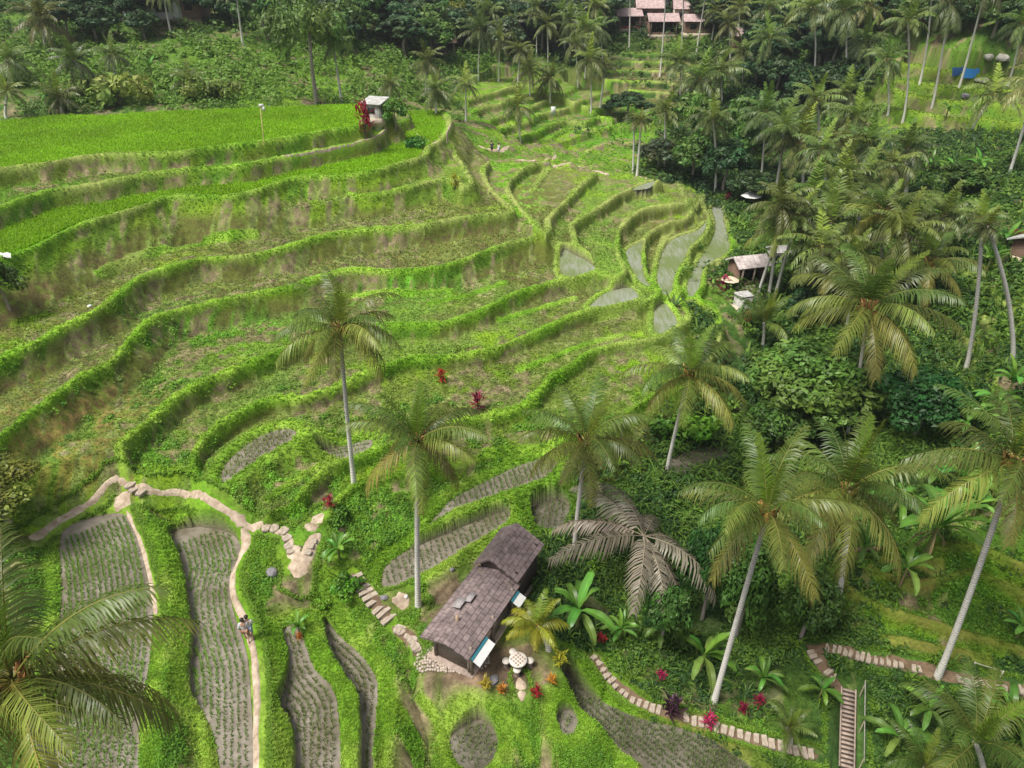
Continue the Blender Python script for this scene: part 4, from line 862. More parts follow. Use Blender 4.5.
# upper roof: a higher gable over the far end
ze2 = 2.4; L2 = 3.1; w2 = hw * .98; rr0 = L1 - .1; zr2 = ze2 + .85
roof_slab('roof', [HL(rr0, w2, ze2), HL(rr0 + L2, w2, ze2), HL(rr0 + L2, -.35, zr2), HL(rr0, -.35, zr2)], .10, SHING, hroot)
roof_slab('roof', [HL(rr0 + L2, -w2, ze2), HL(rr0, -w2, ze2), HL(rr0, -.35, zr2 + .004), HL(rr0 + L2, -.35, zr2 + .004)], .10, SHING, hroot)
b = Buf(); b.box(HL(rr0 + .4, 0, 1.3), (.1, w2 * 2 - .5, 2.6), rz_); b.box(HL(rr0 + L2 - .4, 0, 1.3), (.1, w2 * 2 - .5, 2.6), rz_); b.box(HL(rr0 + L2 / 2, -w2 + .3, 1.25), (L2 - .9, .1, 2.5), rz_); b.box(HL(rr0 + L2 / 2, w2 - .3, 1.25), (L2 - .9, .1, 2.5), rz_)
b.add([HL(rr0 + .28, -w2, ze2 - .1), HL(rr0 + .28, w2, ze2 - .1), HL(rr0 + .28, -.35, zr2 - .12)], None, [[0, 1, 2]], (1, 1, 1)); b2 = b; link('end_wall', b2.mesh('end_wall', simple_mat('dark_boards', (.07, .05, .045), .85, .3, 7)), hroot)
b = Buf(); b.box(HL(L1 * .45, -hw * .45, (ze + zr) / 2 + .16), (.7, .5, .03), rz_, tilt=(0.28 * sgn, 0, 0)); b.box(HL(L1 * .55, -hw * .2, (ze + zr) / 2 + .26), (.6, .4, .03), rz_, tilt=(0.28 * sgn, 0, 0)); k = link('roof_patch', b.mesh('roof_patch', simple_mat('pale_patch', (.3, .27, .27), .7)), hroot); k['label'] = 'paler patch on the roof'  # two thin paler boxes lying on the main roof
b = Buf(); b.tube([HL(L1 * .25, -hw * .1, zr - .1), HL(L1 * .25, -hw * .1, zr + .28)], [.10, .08], 8); k = link('vent', b.mesh('vent', simple_mat('vent_clay', (.35, .25, .17), .8)), hroot)
# two white sun screens under the valley-side eave
for (u0, u1) in ((-.1, 1.35), (L1 * .80, L1 * .80 + .75)):
    sroot2 = empty('awning', o0 + HL((u0 + u1) / 2, hw, ze)); tag(sroot2, 'long white awning panel at the front corner of the hut' if u0 < 0 else 'short white awning panel halfway along the hut near the golden palm', 'awning')
    off_ = HL((u0 + u1) / 2, hw, ze)
    roof_slab('panel', [HL(u0, hw + .52, ze - .34) - off_, HL(u1, hw + .52, ze - .34) - off_, HL(u1, hw + .14, ze - .16) - off_, HL(u0, hw + .14, ze - .16) - off_], .03, WHITE, sroot2)
    roof_slab('edge_strip', [HL(u0, hw + .14, ze - .13) - off_, HL(u1, hw + .14, ze - .13) - off_, HL(u1, hw + .02, ze - .06) - off_, HL(u0, hw + .02, ze - .06) - off_], .03, TEAL, sroot2)
# cobbled apron in front
b = Buf(); rr = random.Random(4)
for i in range(30):
    for j in range(11):
        px = 415 + i * 2.6 + rr.uniform(-.6, .6); py = 645 + j * 2.6 + rr.uniform(-.6, .6) + (i - 12) * .35
        if ((px - 452) / 38) ** 2 + ((py - 660) / 15) ** 2 < 1:
            p = atz(px, py, 0); z = float(height(p[0], p[1])); b.box([p[0], p[1], z + .02], (.13, .13, .09), rr.uniform(0, 1.5), col=np.array([.42, .35, .29]) * rr.uniform(.7, 1.2))
o = link('cobbles', b.mesh('cobbles', leaf_mat('cobble_stone', .9, 0, 0, 0))); o['kind'] = 'stuff'; tag(o, 'pale round cobbles set in the ground before the hut', 'cobbles')
# table and stools
TS = simple_mat('table_stone', (.55, .5, .45), .8, .2, 4, .2)
def lathe(name, prof, mat, k=20):
    b = Buf(); pr = np.array(prof); b.tube(np.stack([0 * pr[:, 1], 0 * pr[:, 1], pr[:, 1]], 1), pr[:, 0], k); return b.mesh(name, mat, False)
tp = atz(518, 659, .72); gz = float(height(tp[0], tp[1])); troot = empty('round_table', (tp[0], tp[1], gz)); tag(troot, 'round pale stone table in the yard beside the hut', 'table')
link('tabletop', lathe('tabletop', [(.0, .64), (.43, .64), (.45, .67), (.45, .72), (.43, .74), (.0, .742)], TS, 28), troot); link('pedestal', lathe('pedestal', [(.25, -.1), (.2, .05), (.14, .3), (.2, .62)], TS, 16), troot)
bm_ = Buf()
for ix in range(-3, 4):
    for iy in range(-3, 4):
        if ix * ix + iy * iy < 11 and (ix + iy) % 2: bm_.box([ix * .11, iy * .11, .748], (.085, .085, .008))
link('inlay', bm_.mesh('inlay', simple_mat('inlay_clay', (.3, .2, .14), .8)), troot)
STL = lathe('seat', [(.0, .38), (.17, .38), (.19, .40), (.19, .46), (.0, .47)], TS, 18); STB = lathe('base', [(.15, -.1), (.12, .1), (.11, .25), (.15, .38)], simple_mat('stool_base', (.25, .2, .17), .85), 14)
for (px, py, lab) in ((506,660,'round stone stool left of the round table, nearest the hut'), (517,669,'round stone stool in front of the round table'), (530,660,'round stone stool right of the round table'), (513,651,'round stone stool behind the round table')):
    p = atz(px, py, .46); s_ = empty('stool', (p[0], p[1], float(height(p[0], p[1])))); tag(s_, lab, 'stool', 'stools around the table'); link('seat', STL, s_); link('base', STB, s_)
# a flat grey rock and oddments near the hut
GREY = simple_mat('grey_rock', (.2, .19, .2), .9, .3, 3, .5)
def rock(px, py, s, label, mat, seed, name='boulder', flat=.6):
    bm = bmesh.new(); bmesh.ops.create_icosphere(bm, subdivisions=2, radius=1); r = random.Random(seed)
    for v in bm.verts: v.co *= r.uniform(.82, 1.12)
    for v in bm.verts: v.co.z *= flat
    me = bpy.data.meshes.new(name); bm.to_mesh(me); bm.free(); me.materials.append(mat)
    B = hit(px, py); dep = B[1] * cp - (B[2] - CAM_H) * sp; q = s * dep / FPX; o = link(name, me, None, B + [0, 0, q * .2]); o.scale = (q, q * .8, q); o.rotation_euler = (0, 0, seed); tag(o, label, 'boulder')
PALER = simple_mat('pale_rock', (.5, .47, .42), .9, .2, 3, .4)
rock(493,682,7,'grey flat boulder at the front of the hut yard',GREY,1); rock(272,574,7,'dark bluish heap lying in the bright weeds left of the clearing',GREY,2,'heap'); rock(384,598,4,'dark rock on the stone steps left of the hut',GREY,3)
rock(985,69,6,'pale boulder left of its twin on the upper right terraces',PALER,4); rock(999,69,7,'pale boulder at the right edge of the upper right terraces',PALER,5); rock(981,82,7,'flat pale boulder below the two on the upper right terraces',PALER,6,flat=.35); rock(452,570,3,'small brown box-like rock at the left eave of the hut',GREY,7); rock(406,597,2.5,'white stone at the foot of the white trunk by the hut',WHITE,8)
rock(964,98,5,'grey boulder on the third of the upper right terraces',GREY,9); rock(90,307,2.5,'white stone on the brown terrace of the left hill',WHITE,10); rock(505,660-50,0.01,'tiny pebble',GREY,11) if False else None

# ------------------------------------------------------------------ far houses and small shelters
PINK = roof_mat('pink_tiles', (.46, .33, .32), (.58, .44, .42), .5, .4); TINR = roof_mat('tin_roof', (.42, .41, .39), (.56, .55, .53), .8, 2.0); THATCH = simple_mat('thatch', (.32, .22, .17), .95, .3, 9, .6); RED_ = simple_mat('red_paint', (.4, .05, .05), .6); BLUE = simple_mat('blue_paint', (.03, .12, .4), .6); CREAM = simple_mat('cream_plaster', (.5, .42, .32), .9); BRN = simple_mat('brown_boards', (.16, .1, .07), .9, .3, 6); GLASS = simple_mat('dark_opening', (.02, .02, .025), .3)
def house(px, py, w, d, h, label, roofm=PINK, wallm=BRN, rz=0.0, rise=.35, name='house', mono=False, over=.5, cat='house', z=None, windows=2, open_=False):
    B = hit(px, py) if z is None else atz(px, py, z); root = empty(name, B, rz); tag(root, label, cat)
    b = Buf(); t = .15; b.box([0, d / 2, h / 2 - 1], (w, t, h + 2))
    for sg in (-1, 1): b.box([sg * (w / 2 - t / 2), 0, h / 2 - 1], (t, d - t, h + 2))
    if not open_:
        b.box([0, -d / 2, h / 2 - 1], (w, t, h + 2))
    else:
        b.box([0, -d / 2, -.3], (w, t, 1.6))
    link('wall', b.mesh('wall', wallm), root); b = Buf(); b.box([0, 0, -.4], (w + .5, d + .5, .9)); link('plinth', b.mesh('plinth', CREAM), root)
    ov = over; hr = h + rise * d
    if mono: roof_slab('roof', [(-w / 2 - ov, -d / 2 - ov, h), (w / 2 + ov, -d / 2 - ov, h), (w / 2 + ov, d / 2 + ov, h + rise * d), (-w / 2 - ov, d / 2 + ov, h + rise * d)], .14, roofm, root)
    else:
        roof_slab('roof', [(-w / 2 - ov, -d / 2 - ov, h - .1), (w / 2 + ov, -d / 2 - ov, h - .1), (w / 2 + ov, 0, hr), (-w / 2 - ov, 0, hr)], .14, roofm, root)
        roof_slab('roof', [(w / 2 + ov, d / 2 + ov, h - .1), (-w / 2 - ov, d / 2 + ov, h - .1), (-w / 2 - ov, 0, hr + .005), (w / 2 + ov, 0, hr + .005)], .14, roofm, root)
        for sg in (-1, 1):
            b = Buf(); b.add([(sg * w / 2, -d / 2, h - .1), (sg * w / 2, d / 2, h - .1), (sg * w / 2, 0, hr - .1)], None, [[0, 1, 2]]); link('gable', b.mesh('gable', wallm), root)
    if not open_:
        for i in range(windows):
            b = Buf(); b.box([(-.5 + (i + .5) / windows) * w * .9, -d / 2 - .09, h * .55], (w / windows * .45, .04, h * .4)); link('window', b.mesh('window', GLASS), root)
    else:
        for sg in (-1, 0, 1):
            b = Buf(); b.box([sg * (w / 2 - .2), -d / 2 - .2, h / 2 - .1], (.16, .16, h)); link('post', b.mesh('post', WOODG), root)
    return root
house(627,28,5,4,2.6,'leftmost village house, white pink roof over a red open porch',PINK,RED_,.1,.35,open_=True)
house(648,21,5.5,4.5,2.8,'village house with pale roof, second from the left and set higher',PINK,BRN,-.05,.35)
house(661,34,6,4,2.7,'lowest village house with wide pink roof in the middle of the row',PINK,BRN,.03,.35,open_=True)
house(684,23,5,4.5,3.0,'village house with beige gable behind the middle roof',PINK,CREAM,-.1,.45)
house(697,33,6,4,2.4,'rightmost village house with long low pink roof',PINK,BRN,-.05,.3)
house(689,13,5,4,2.8,'cream upper village house at the very top of the row',TINR,CREAM,.1,.4); house(656,11,5,4,2.6,'white roofed village house at the top behind the palms',TINR,WHITE,.0,.3)
house(748,48,6.5,4.5,2.4,'lone house with broad pink roof among the palms right of the village',PINK,BRN,-.15,.3)
house(445,52,3.6,3.6,2.0,'small thatched hut with steep brown roof at the forest edge',THATCH,BRN,.2,.75,open_=True)
house(158,18,9,6,3.0,'white terrace house with blue railing at top left',TINR,WHITE,.1,.1,mono=True); house(188,19,6,5,4.2,'brick annex right of the white terrace house at top left',PINK,simple_mat('brick_wall', (.33, .2, .16), .9, .3, 8),.05,.2,mono=True); house(240,8,13,6,3.8,'red walled house over a white slab at top left',PINK,RED_,-.05,.2,open_=True)
house(376,117,2.1,1.8,1.6,'small shed with white tin roof at the right end of the bright rice field',TINR,WASH,-.35,.28,mono=True,over=.3,name='shed',cat='shed',windows=1)
PALEPINK = roof_mat('weathered_tin', (.52, .45, .43), (.62, .55, .53), .6, 2.0)
house(745,281,3.0,2.2,2.1,'little hut with weathered pink roof below the right tip of the spur',PALEPINK,BRN,.25,.32,open_=True,over=.35,name='shelter',cat='hut'); house(776,262,1.7,1.6,1.5,'white washed cabin behind the little pink roofed hut',TINR,WASH,.1,.25,name='cabin',cat='cabin',over=.2)
house(1026,256,2.2,1.8,1.6,'grey roofed shelter cut by the right frame edge',TINR,BRN,.5,.3,name='shelter',cat='hut')
house(742,306,1.3,1.0,1.2,'roadside stall with grey boards and white cloth below the spur',TINR,WASH,.3,.1,mono=True,name='stall',cat='stall',over=.1,windows=1)
# parasols
def parasol(px, py, r_m, hgt, label, mat):
    B = hit(px, py); root = empty('parasol', B); tag(root, label, 'parasol'); b = Buf(); k = 8; th = np.arange(k) * 2 * np.pi / k
    ring = np.stack([np.cos(th) * r_m, np.sin(th) * r_m, 0 * th + hgt - .45 * r_m], 1); b.add(np.vstack([ring, [[0, 0, hgt]]]), None, [[i, (i + 1) % k, k] for i in range(k)]); link('canopy', b.mesh('canopy', mat), root)
    b = Buf(); b.tube([[0, 0, -.2], [0, 0, hgt]], .04, 6); link('pole', b.mesh('pole', WOODG), root)
parasol(749,208,1.35,2.2,'white parasol at the right tip of the spur',WHITE); parasol(728,292,.9,1.7,'beige parasol in front of the little pink roofed hut',simple_mat('beige_cloth', (.6, .5, .36), .8)); parasol(782,66,.9,1.8,'white parasol among the palms right of the lone pink roof',WHITE)
# blue tarpaulins, sheet, board
def drape(px, py, w, h, label, mat, name='tarpaulin', rz=0, cat='tarpaulin'):
    B = hit(px, py); b = Buf(); n = 9; u = np.linspace(-.5, .5, n); r = np.random.default_rng(int(px)); rowsv = []
    for t in np.linspace(0, 1, 5): rowsv.append(np.stack([u * w, np.full(n, .5 - t) * h * .6, h * (1 - t) ** .7 + r.normal(0, .05, n)], 1))
    V = np.vstack(rowsv); i = np.arange(4)[:, None] * n; j = np.arange(n - 1)[None]; b.add(V, np.stack([i + j, i + n + j, i + n + j + 1, i + j + 1], -1).reshape(-1, 4)); o = link(name, b.mesh(name, mat), None, B); o.rotation_euler = (0, 0, rz); tag(o, label, cat)
drape(957,76,2.0,1.2,'dark blue tarpaulin left of its twin on the upper right terraces',simple_mat('blue_tarp', (.02, .08, .22), .5)); drape(969,79,2.6,1.3,'bright blue tarpaulin on the upper right terraces',simple_mat('light_blue_tarp', (.03, .2, .5), .5)); drape(4,258,1.2,.3,'pale plastic sheet lying at the left frame edge on the terraces',WHITE,'plastic_sheet',cat='sheet')
b = Buf(); B = hit(553,120); rt = empty('notice_board', B); tag(rt, 'blank white board on a post in the bright paddies behind the ridge', 'board'); b.box([0, 0, 1.5], (.8, .06, 1.4)); link('board', b.mesh('board', WHITE), rt); b = Buf(); b.tube([[0, .06, -.3], [0, .06, 1.4]], .06, 6); link('post', b.mesh('post', WOODG), rt)
b = Buf(); B = hit(596,46); rt = empty('stone_gate', B); tag(rt, 'pale stone gate shrine left of the village', 'shrine')
for zz_, ww_ in ((0, 2.0), (1.2, 1.6), (2.2, 2.0), (3.0, 1.3), (3.8, .8)): b.box([0, 0, zz_ + .3], (ww_, ww_, 1.0))
link('tower', b.mesh('tower', simple_mat('shrine_stone', (.5, .47, .42), .9, .2, 4, .3)), rt)
# flag pole with white cloth in the bright field
B = hit(264,145); rt = empty('bamboo_pole', B); tag(rt, 'thin bamboo pole with a scrap of white cloth in the bright rice field', 'pole'); b = Buf(); Tp = Vector(atY(260, 104, B[1])) - Vector(B); b.tube([[0, 0, -.3], list(Tp)], .045, 6); link('pole', b.mesh('pole', simple_mat('bamboo', (.45, .38, .15), .7)), rt)
b = Buf(); b.box(Tp + Vector((.1, 0, -.15)), (.45, .06, .3), .2); b.box(Tp + Vector((.25, 0, -.45)), (.3, .05, .4), -.3); link('cloth', b.mesh('cloth', WHITE), rt)
# fallen log in the gully, bamboo rail on the right path
b = Buf(); P0, P1 = hit(838,556), hit(884,552); b.tube([P0 + [0, 0, .25], (P0 + P1) / 2 + [0, 0, .35], P1 + [0, 0, .25]], [.16, .15, .12], 8, np.tile([.14, .09, .06], (3, 1))); o = link('fallen_log', b.mesh('fallen_log', BARK)); tag(o, 'brown fallen palm trunk lying left of the dry leafed bananas', 'log')
b = Buf(); P0, P1 = hit(972,668), hit(1000,677); b.tube([P0 + [0, 0, .4], P1 + [0, 0, .4]], .025, 6); b.tube([P0 + [0, 0, -.2], P0 + [0, 0, .45]], .04, 6); b.tube([P1 + [0, 0, -.2], P1 + [0, 0, .45]], .04, 6); o = link('bamboo_rail', b.mesh('bamboo_rail', simple_mat('rail_bamboo', (.34, .34, .26), .8))); tag(o, 'pale bamboo rail above the paved path on the right', 'rail')
# the little tree stump shrub on the middle terrace
# ------------------------------------------------------------------ people
def blob_person(px, py, face, label, shirt, legs, hair, stride=.22, pack=None, seedv=0, sc=1.0):
    """one continuous skinned body in walking pose; clothes and hair as children"""
    B = hit(px, py); root = empty('person', B, face); root.scale = (sc,) * 3; tag(root, label, 'person')
    skin = simple_mat('skin', (.42, .26, .18), .6, .1)
    joints = {'pel': (0, 0, .93), 'wai': (0, 0, 1.10), 'che': (0, .02, 1.32), 'nec': (0, .03, 1.47), 'hed': (0, .05, 1.56), 'top': (0, .05, 1.70), 'hl': (-.10, 0, .90), 'kl': (-.11, stride * .7, .50), 'al': (-.11, stride * .55, .09), 'tl': (-.11, stride * .55 + .18, .03), 'hr': (.10, 0, .90), 'kr': (.11, -stride * .2, .49), 'ar': (.11, -stride * 1.2, .12), 'tr': (.11, -stride * 1.2 + .17, .05),
      'sl': (-.19, .02, 1.40), 'el': (-.25, -.08, 1.13), 'wl': (-.24, .08, .92), 'fl': (-.24, .12, .84), 'sr': (.19, .02, 1.40), 'er': (.25, .06, 1.13), 'wr': (.22, .22, .98), 'fr': (.21, .27, .92)}
    rad = {'pel': .14, 'wai': .125, 'che': .145, 'nec': .055, 'hed': .085, 'top': .07, 'hl': .09, 'kl': .06, 'al': .042, 'tl': .04, 'hr': .09, 'kr': .06, 'ar': .042, 'tr': .04, 'sl': .06, 'el': .045, 'wl': .033, 'fl': .035, 'sr': .06, 'er': .045, 'wr': .033, 'fr': .035}
    ed = [('pel', 'wai'), ('wai', 'che'), ('che', 'nec'), ('nec', 'hed'), ('hed', 'top'), ('pel', 'hl'), ('hl', 'kl'), ('kl', 'al'), ('al', 'tl'), ('pel', 'hr'), ('hr', 'kr'), ('kr', 'ar'), ('ar', 'tr'), ('che', 'sl'), ('sl', 'el'), ('el', 'wl'), ('wl', 'fl'), ('che', 'sr'), ('sr', 'er'), ('er', 'wr'), ('wr', 'fr')]
    def skinmesh(names_, edges, grow, mat, nm):
        me = bpy.data.meshes.new(nm); ix = {k: i for i, k in enumerate(names_)}
        me.from_pydata([joints[k] for k in names_], [(ix[a], ix[b_]) for a, b_ in edges], []); o = link(nm, me, root)
        md = o.modifiers.new('skin', 'SKIN'); sv = me.skin_vertices[0].data
        for k in names_: q = rad[k] + grow; sv[ix[k]].radius = (q, q * .85)
        sv[0].use_root = True; o.modifiers.new('sub', 'SUBSURF').levels = 1; o.modifiers['sub'].render_levels = 1
        dg = bpy.context.evaluated_depsgraph_get(); m2 = bpy.data.meshes.new_from_object(o.evaluated_get(dg)); o.modifiers.clear(); o.data = m2; m2.materials.clear(); m2.materials.append(mat)
        for p in m2.polygons: p.use_smooth = True
        return o
    skinmesh(list(joints), ed, 0, skin, 'body')
    skinmesh(['wai', 'che', 'sl', 'el', 'sr', 'er', 'pel'], [('pel', 'wai'), ('wai', 'che'), ('che', 'sl'), ('sl', 'el'), ('che', 'sr'), ('sr', 'er')], .018, shirt, 'shirt')
    skinmesh(['pel', 'hl', 'kl', 'hr', 'kr'], [('pel', 'hl'), ('hl', 'kl'), ('pel', 'hr'), ('hr', 'kr')], .022, legs, 'shorts')
    bm = bmesh.new(); bmesh.ops.create_uvsphere(bm, u_segments=14, v_segments=9, radius=.115)
    for v in bm.verts:
        if v.co.z < -.02 and v.co.y > -.02: v.co.z = -.02
    me = bpy.data.meshes.new('hair'); bm.to_mesh(me); bm.free(); me.materials.append(hair); link('hair', me, root, (0, .035, 1.66))
    for nm, (x, y, z), s in (('eye', (-.035, .135, 1.63), .012), ('eye', (.035, .135, 1.63), .012), ('nose', (0, .145, 1.60), .016)):
        bm = bmesh.new(); bmesh.ops.create_icosphere(bm, subdivisions=1, radius=s); me = bpy.data.meshes.new(nm); bm.to_mesh(me); bm.free(); me.materials.append(GLASS if nm == 'eye' else skin); link(nm, me, root, (x, y, z))
    if pack:
        bm = bmesh.new(); bmesh.ops.create_cube(bm, size=1); bmesh.ops.scale(bm, vec=(.3, .18, .42), verts=bm.verts); bmesh.ops.bevel(bm, geom=list(bm.edges), offset=.05, segments=2, affect='EDGES'); me = bpy.data.meshes.new('backpack'); bm.to_mesh(me); bm.free(); me.materials.append(pack); link('backpack', me, root, (0, -.2, 1.22))
HAIRM = simple_mat('dark_hair', (.03, .022, .018), .5); GSH = simple_mat('grey_cloth', (.55, .57, .63), .8, .1); WSH = simple_mat('white_cloth', (.72, .72, .74), .8, .1); DSH = simple_mat('dark_cloth', (.06, .06, .08), .8); BSH = simple_mat('blue_cloth', (.25, .3, .42), .8); KH = simple_mat('brown_cloth', (.36, .2, .13), .8)
blob_person(248,641,.2,'person in grey shirt and brown shorts walking on the dirt path, left of two',GSH,KH,HAIRM,sc=.92)
blob_person(252,638,.1,'person in white shirt walking on the dirt path, right of the pair',WSH,BSH,HAIRM,.16,sc=.92)
blob_person(492,154,2.6,'person in dark clothes standing on the ridge path',DSH,DSH,HAIRM,.05); blob_person(499,156,2.2,'person in white top beside the dark clothed one on the ridge path',WSH,GSH,HAIRM,.05)
# ------------------------------------------------------------------ the palms: near ones frond by frond
NEAR = [
 ((12,680),(108,862),185,'huge coconut palm cut by the lower left frame edge, seen from just above its crown',{'dy':-2.0,'style':[('spear',2),('up',5),('mid',9),('low',8)]}),
 ((340,328),(354,484),78,'coconut palm with straight pale trunk beside the small oval pond, upright spear leaves',{}),
 ((418,440),(418,607),84,'coconut palm with white trunk rising just left of the dark roofed hut',{}),
 ((586,442),(574,552),90,'coconut palm with yellowish drooping fronds and orange nuts behind the dark roofed hut',{}),
 ((690,374),(667,470),78,'coconut palm at the foot of the terraces beside the grey pond in the valley bottom',{}),
 ((768,512),(714,702),104,'coconut palm leaning right above the stepping stone path and red plants at bottom',{}),
 ((848,490),(838,600),100,'coconut palm in the gully just left of the banana clump with brown dry leaves',{'dy':.6}),
 ((868,306),(846,440),92,'large coconut palm rising between the pale green tree and the dark green tree',{}),
 ((1014,462),(938,677),112,'coconut palm with long leaning grey trunk on the right edge above the paved path',{}),
 ((781,228),(757,298),48,'coconut palm standing over the little pink roofed hut at the spur foot',{}),
 ((930,262),(921,312),56,'coconut palm with wide level fronds left of the twin white trunks',{}),
 ((852,258),(846,330),54,'coconut palm with bluish arching fronds directly above the largest mid valley palm',{}),
 ((882,212),(879,285),56,'coconut palm with upright yellow green leaves in the dense valley grove',{}),
 ((764,322),(762,350),44,'short golden green palm on the slope below the little pink roofed hut',{'style':'young'}),
 ((975,742),(985,790),86,'young palm with upright yellow green fronds in the bottom right corner',{'style':'young'}),
 ((925,768),(930,800),60,'low young palm at the bottom frame edge right of the stairs',{'style':'young'}),
 ((788,728),(790,742),36,'small young palm between the stepping stones and the stairs',{'style':'young'}),
 ((537,626),(549,650),44,'short golden fronded palm beside the hut and the round table',{'style':'golden','name':'golden_palm'}),
 ((644,536),(652,600),104,'withered palm with grey drooping dead fronds between the hut and the leaning palm',{'style':'withered','name':'withered_palm'}),
]
for i, (c, b, rad, lab, kw) in enumerate(NEAR):
    palm(c, b, rad, lab, 'near', seed=40 + i, group='coconut palms standing near' if 'name' not in kw else None, **kw)
# the slim palm with two bare white trunks
FARP = [  # crown, base, frond px, label
 ((982,218),(966,372),27,'tall slim palm with compact dark crown on the left one of the twin white trunks'),
 ((987,226),(1013,366),25,'slim palm on the right one of the twin white trunks, leaning left'),
 ((798,216),(774,300),40,'coconut palm leaning right, just behind the palm over the pink roofed hut'),
 ((780,205),(768,298),42,'coconut palm with pale fronds just above the white parasol'),
 ((766,112),(761,180),31,'coconut palm with thin pale trunk above the trees right of the spur'),
 ((713,120),(715,194),28,'coconut palm on a long thin trunk at the right end of the spur terraces'),
 ((886,60),(888,116),28,'grey green coconut palm before the upper right terraces'),
 ((908,22),(903,122),28,'tall palm with orange nuts and straight white trunk on the upper right terraces'),
 ((932,-22),(920,83),34,'palm whose bare trunk alone shows, above the middle of the upper right terraces'),
 ((950,3),(932,108),30,'palm with rusty crown and long white trunk on the upper right terraces'),
 ((986,-14),(959,88),34,'palm with leaning trunk rising past the blue tarpaulins'),
 ((1022,24),(1008,86),28,'palm with curving trunk at the right frame edge beside the pale boulders'),
 ((995,96),(970,134),34,'leaning palm with ragged crown below the pale boulders at right'),
 ((1036,84),(1008,178),38,'palm mostly cut by the right frame edge with leaning trunk below the terraces'),
 ((845,10),(844,102),32,'palm with brownish drooping crown and white trunk before the dark trees at top right'),
 ((813,8),(813,84),34,'wide crowned palm with straight white trunk in front of the darkest trees at top'),
 ((866,42),(868,90),26,'palm half hidden behind the nut laden palm of the upper right terraces'),
 ((770,38),(770,90),27,'palm with drooping crown right of the lone pink roof'),
 ((729,24),(730,64),22,'palm standing just left of the lone pink roof'),
 ((759,-22),(758,36),24,'palm showing only its thin pole-like trunk at the top edge over the lone pink roof'),
 ((720,72),(722,106),28,'palm with reddish dead fronds below the lone pink roof'),
 ((518,106),(520,140),24,'single spiky palm in the bright paddies behind the ridge'),
 ((665,112),(664,172),26,'palm in front of the pale green tree behind the spur'),
 ((667,-24),(660,77),24,'palm with very long thin white trunk rising past the village roofs'),
 ((630,-22),(629,52),22,'palm with thin trunk in front of the leftmost village roof'),
 ((684,-20),(681,56),20,'palm with thin trunk in front of the middle of the village roofs'),
 ((708,-18),(696,56),20,'palm leaning right in front of the rightmost village roof'),
 ((560,14),(565,56),24,'tallest palm in the hazy grove left of the village'),
 ((547,24),(548,62),20,'palm with pink brown crown in the hazy grove left of the village'),
 ((570,20),(570,64),19,'palm on straight thin trunk inside the hazy grove left of the village'),
 ((586,30),(585,80),22,'palm with drooping crown just left of the white village gate'),
 ((590,60),(591,112),22,'palm on the brown dry paddies below the village'),
 ((606,66),(600,108),18,'small leaning palm on the brown dry paddies below the village'),
 ((529,70),(530,96),22,'low palm at the left end of the brown paddies'),
 ((551,78),(550,102),20,'low dark palm beside the brown paddies'),
 ((680,62),(680,100),28,'palm right of the brown dry paddies below the village'),
 ((700,80),(702,118),28,'palm between the brown paddies and the palm with reddish fronds'),
 ((716,10),(712,40),16,'small palm just right of the village roofs'),
 ((42,20),(46,52),32,'big drooping palm in the upper left corner'),
 ((74,60),(95,101),28,'palm with leaning trunk at the left back edge of the bright rice field'),
 ((60,98),(62,113),24,'low grey palm just behind the left part of the bright rice field'),
 ((112,54),(117,82),20,'dark upright palm behind the bright rice field, right of the leaning palm'),
 ((8,92),(6,118),20,'palm with rusty fronds at the left frame edge beside the rice field'),
 ((190,82),(192,92),22,'stemless palm with rosette of fronds behind the middle of the rice field'),
 ((8,60),(10,85),24,'dull green palm at the left frame edge in the scrub'),
 ((333,44),(342,105),24,'palm with bright yellow nut cluster at the back edge of the rice field'),
 ((162,-12),(171,34),22,'palm with bent trunk before the left terrace house'),
 ((236,-10),(243,46),24,'palm with straight trunk before the red walled house at top left'),
 ((427,62),(426,98),22,'palm with pale yellow fronds behind the small white roofed shed'),
 ((436,90),(436,114),24,'grey palm with brown fronds just right of the shed on the ridge'),
 ((466,84),(466,122),20,'thin dark palm between the shed and the spiky single palm'),
 ((390,84),(388,104),18,'dark low palm behind the small white roofed shed'),
 ((634,118),(633,173),14,'left one of two white stemmed thin palms behind the spur'),
 ((641,122),(637,176),14,'right one of two white stemmed thin palms behind the spur'),
 ((944,215),(940,262),34,'dark palm above the level fronded palm of the right slope'),
]
for i, (c, b, rad, lab) in enumerate(FARP):
    palm(c, b, rad, lab, 'far', seed=200 + i, group='coconut palms of the farther slopes', tr=.14)
GROVE = [(817,100),(800,142),(822,150),(845,146),(868,144),(838,182),(812,196),(862,180),(893,166),(908,148),(856,118),(830,222),(822,248),(905,232),(842,206),(784,130),(846,92)]
for i, (x, y) in enumerate(GROVE):
    rr = random.Random(i); h = rr.uniform(48, 66) * (1 + (y - 150) / 300)
    palm((x, y), (x + rr.uniform(-8, 4), y + h), rr.uniform(31, 42) * (1 + (y - 150) / 350), 'coconut palm crowded among others in the dense grove on the right valley side', 'far', seed=300 + i, group='coconut palms of the dense grove')
HAZE = [(488,12),(500,40),(512,22),(536,8),(600,28),(520,50),(575,44),(740,8),(742,52),(480,30),(596,6),(770,8),(790,24),(870,6)]
for i, (x, y) in enumerate(HAZE):
    rr = random.Random(i + 50)
    palm((x, y), (x + rr.uniform(-3, 3), y + rr.uniform(32, 52)), rr.uniform(17, 24), 'thin hazy palm among the far trees along the top', 'far', seed=400 + i, group='hazy palms along the top', tr=.12)

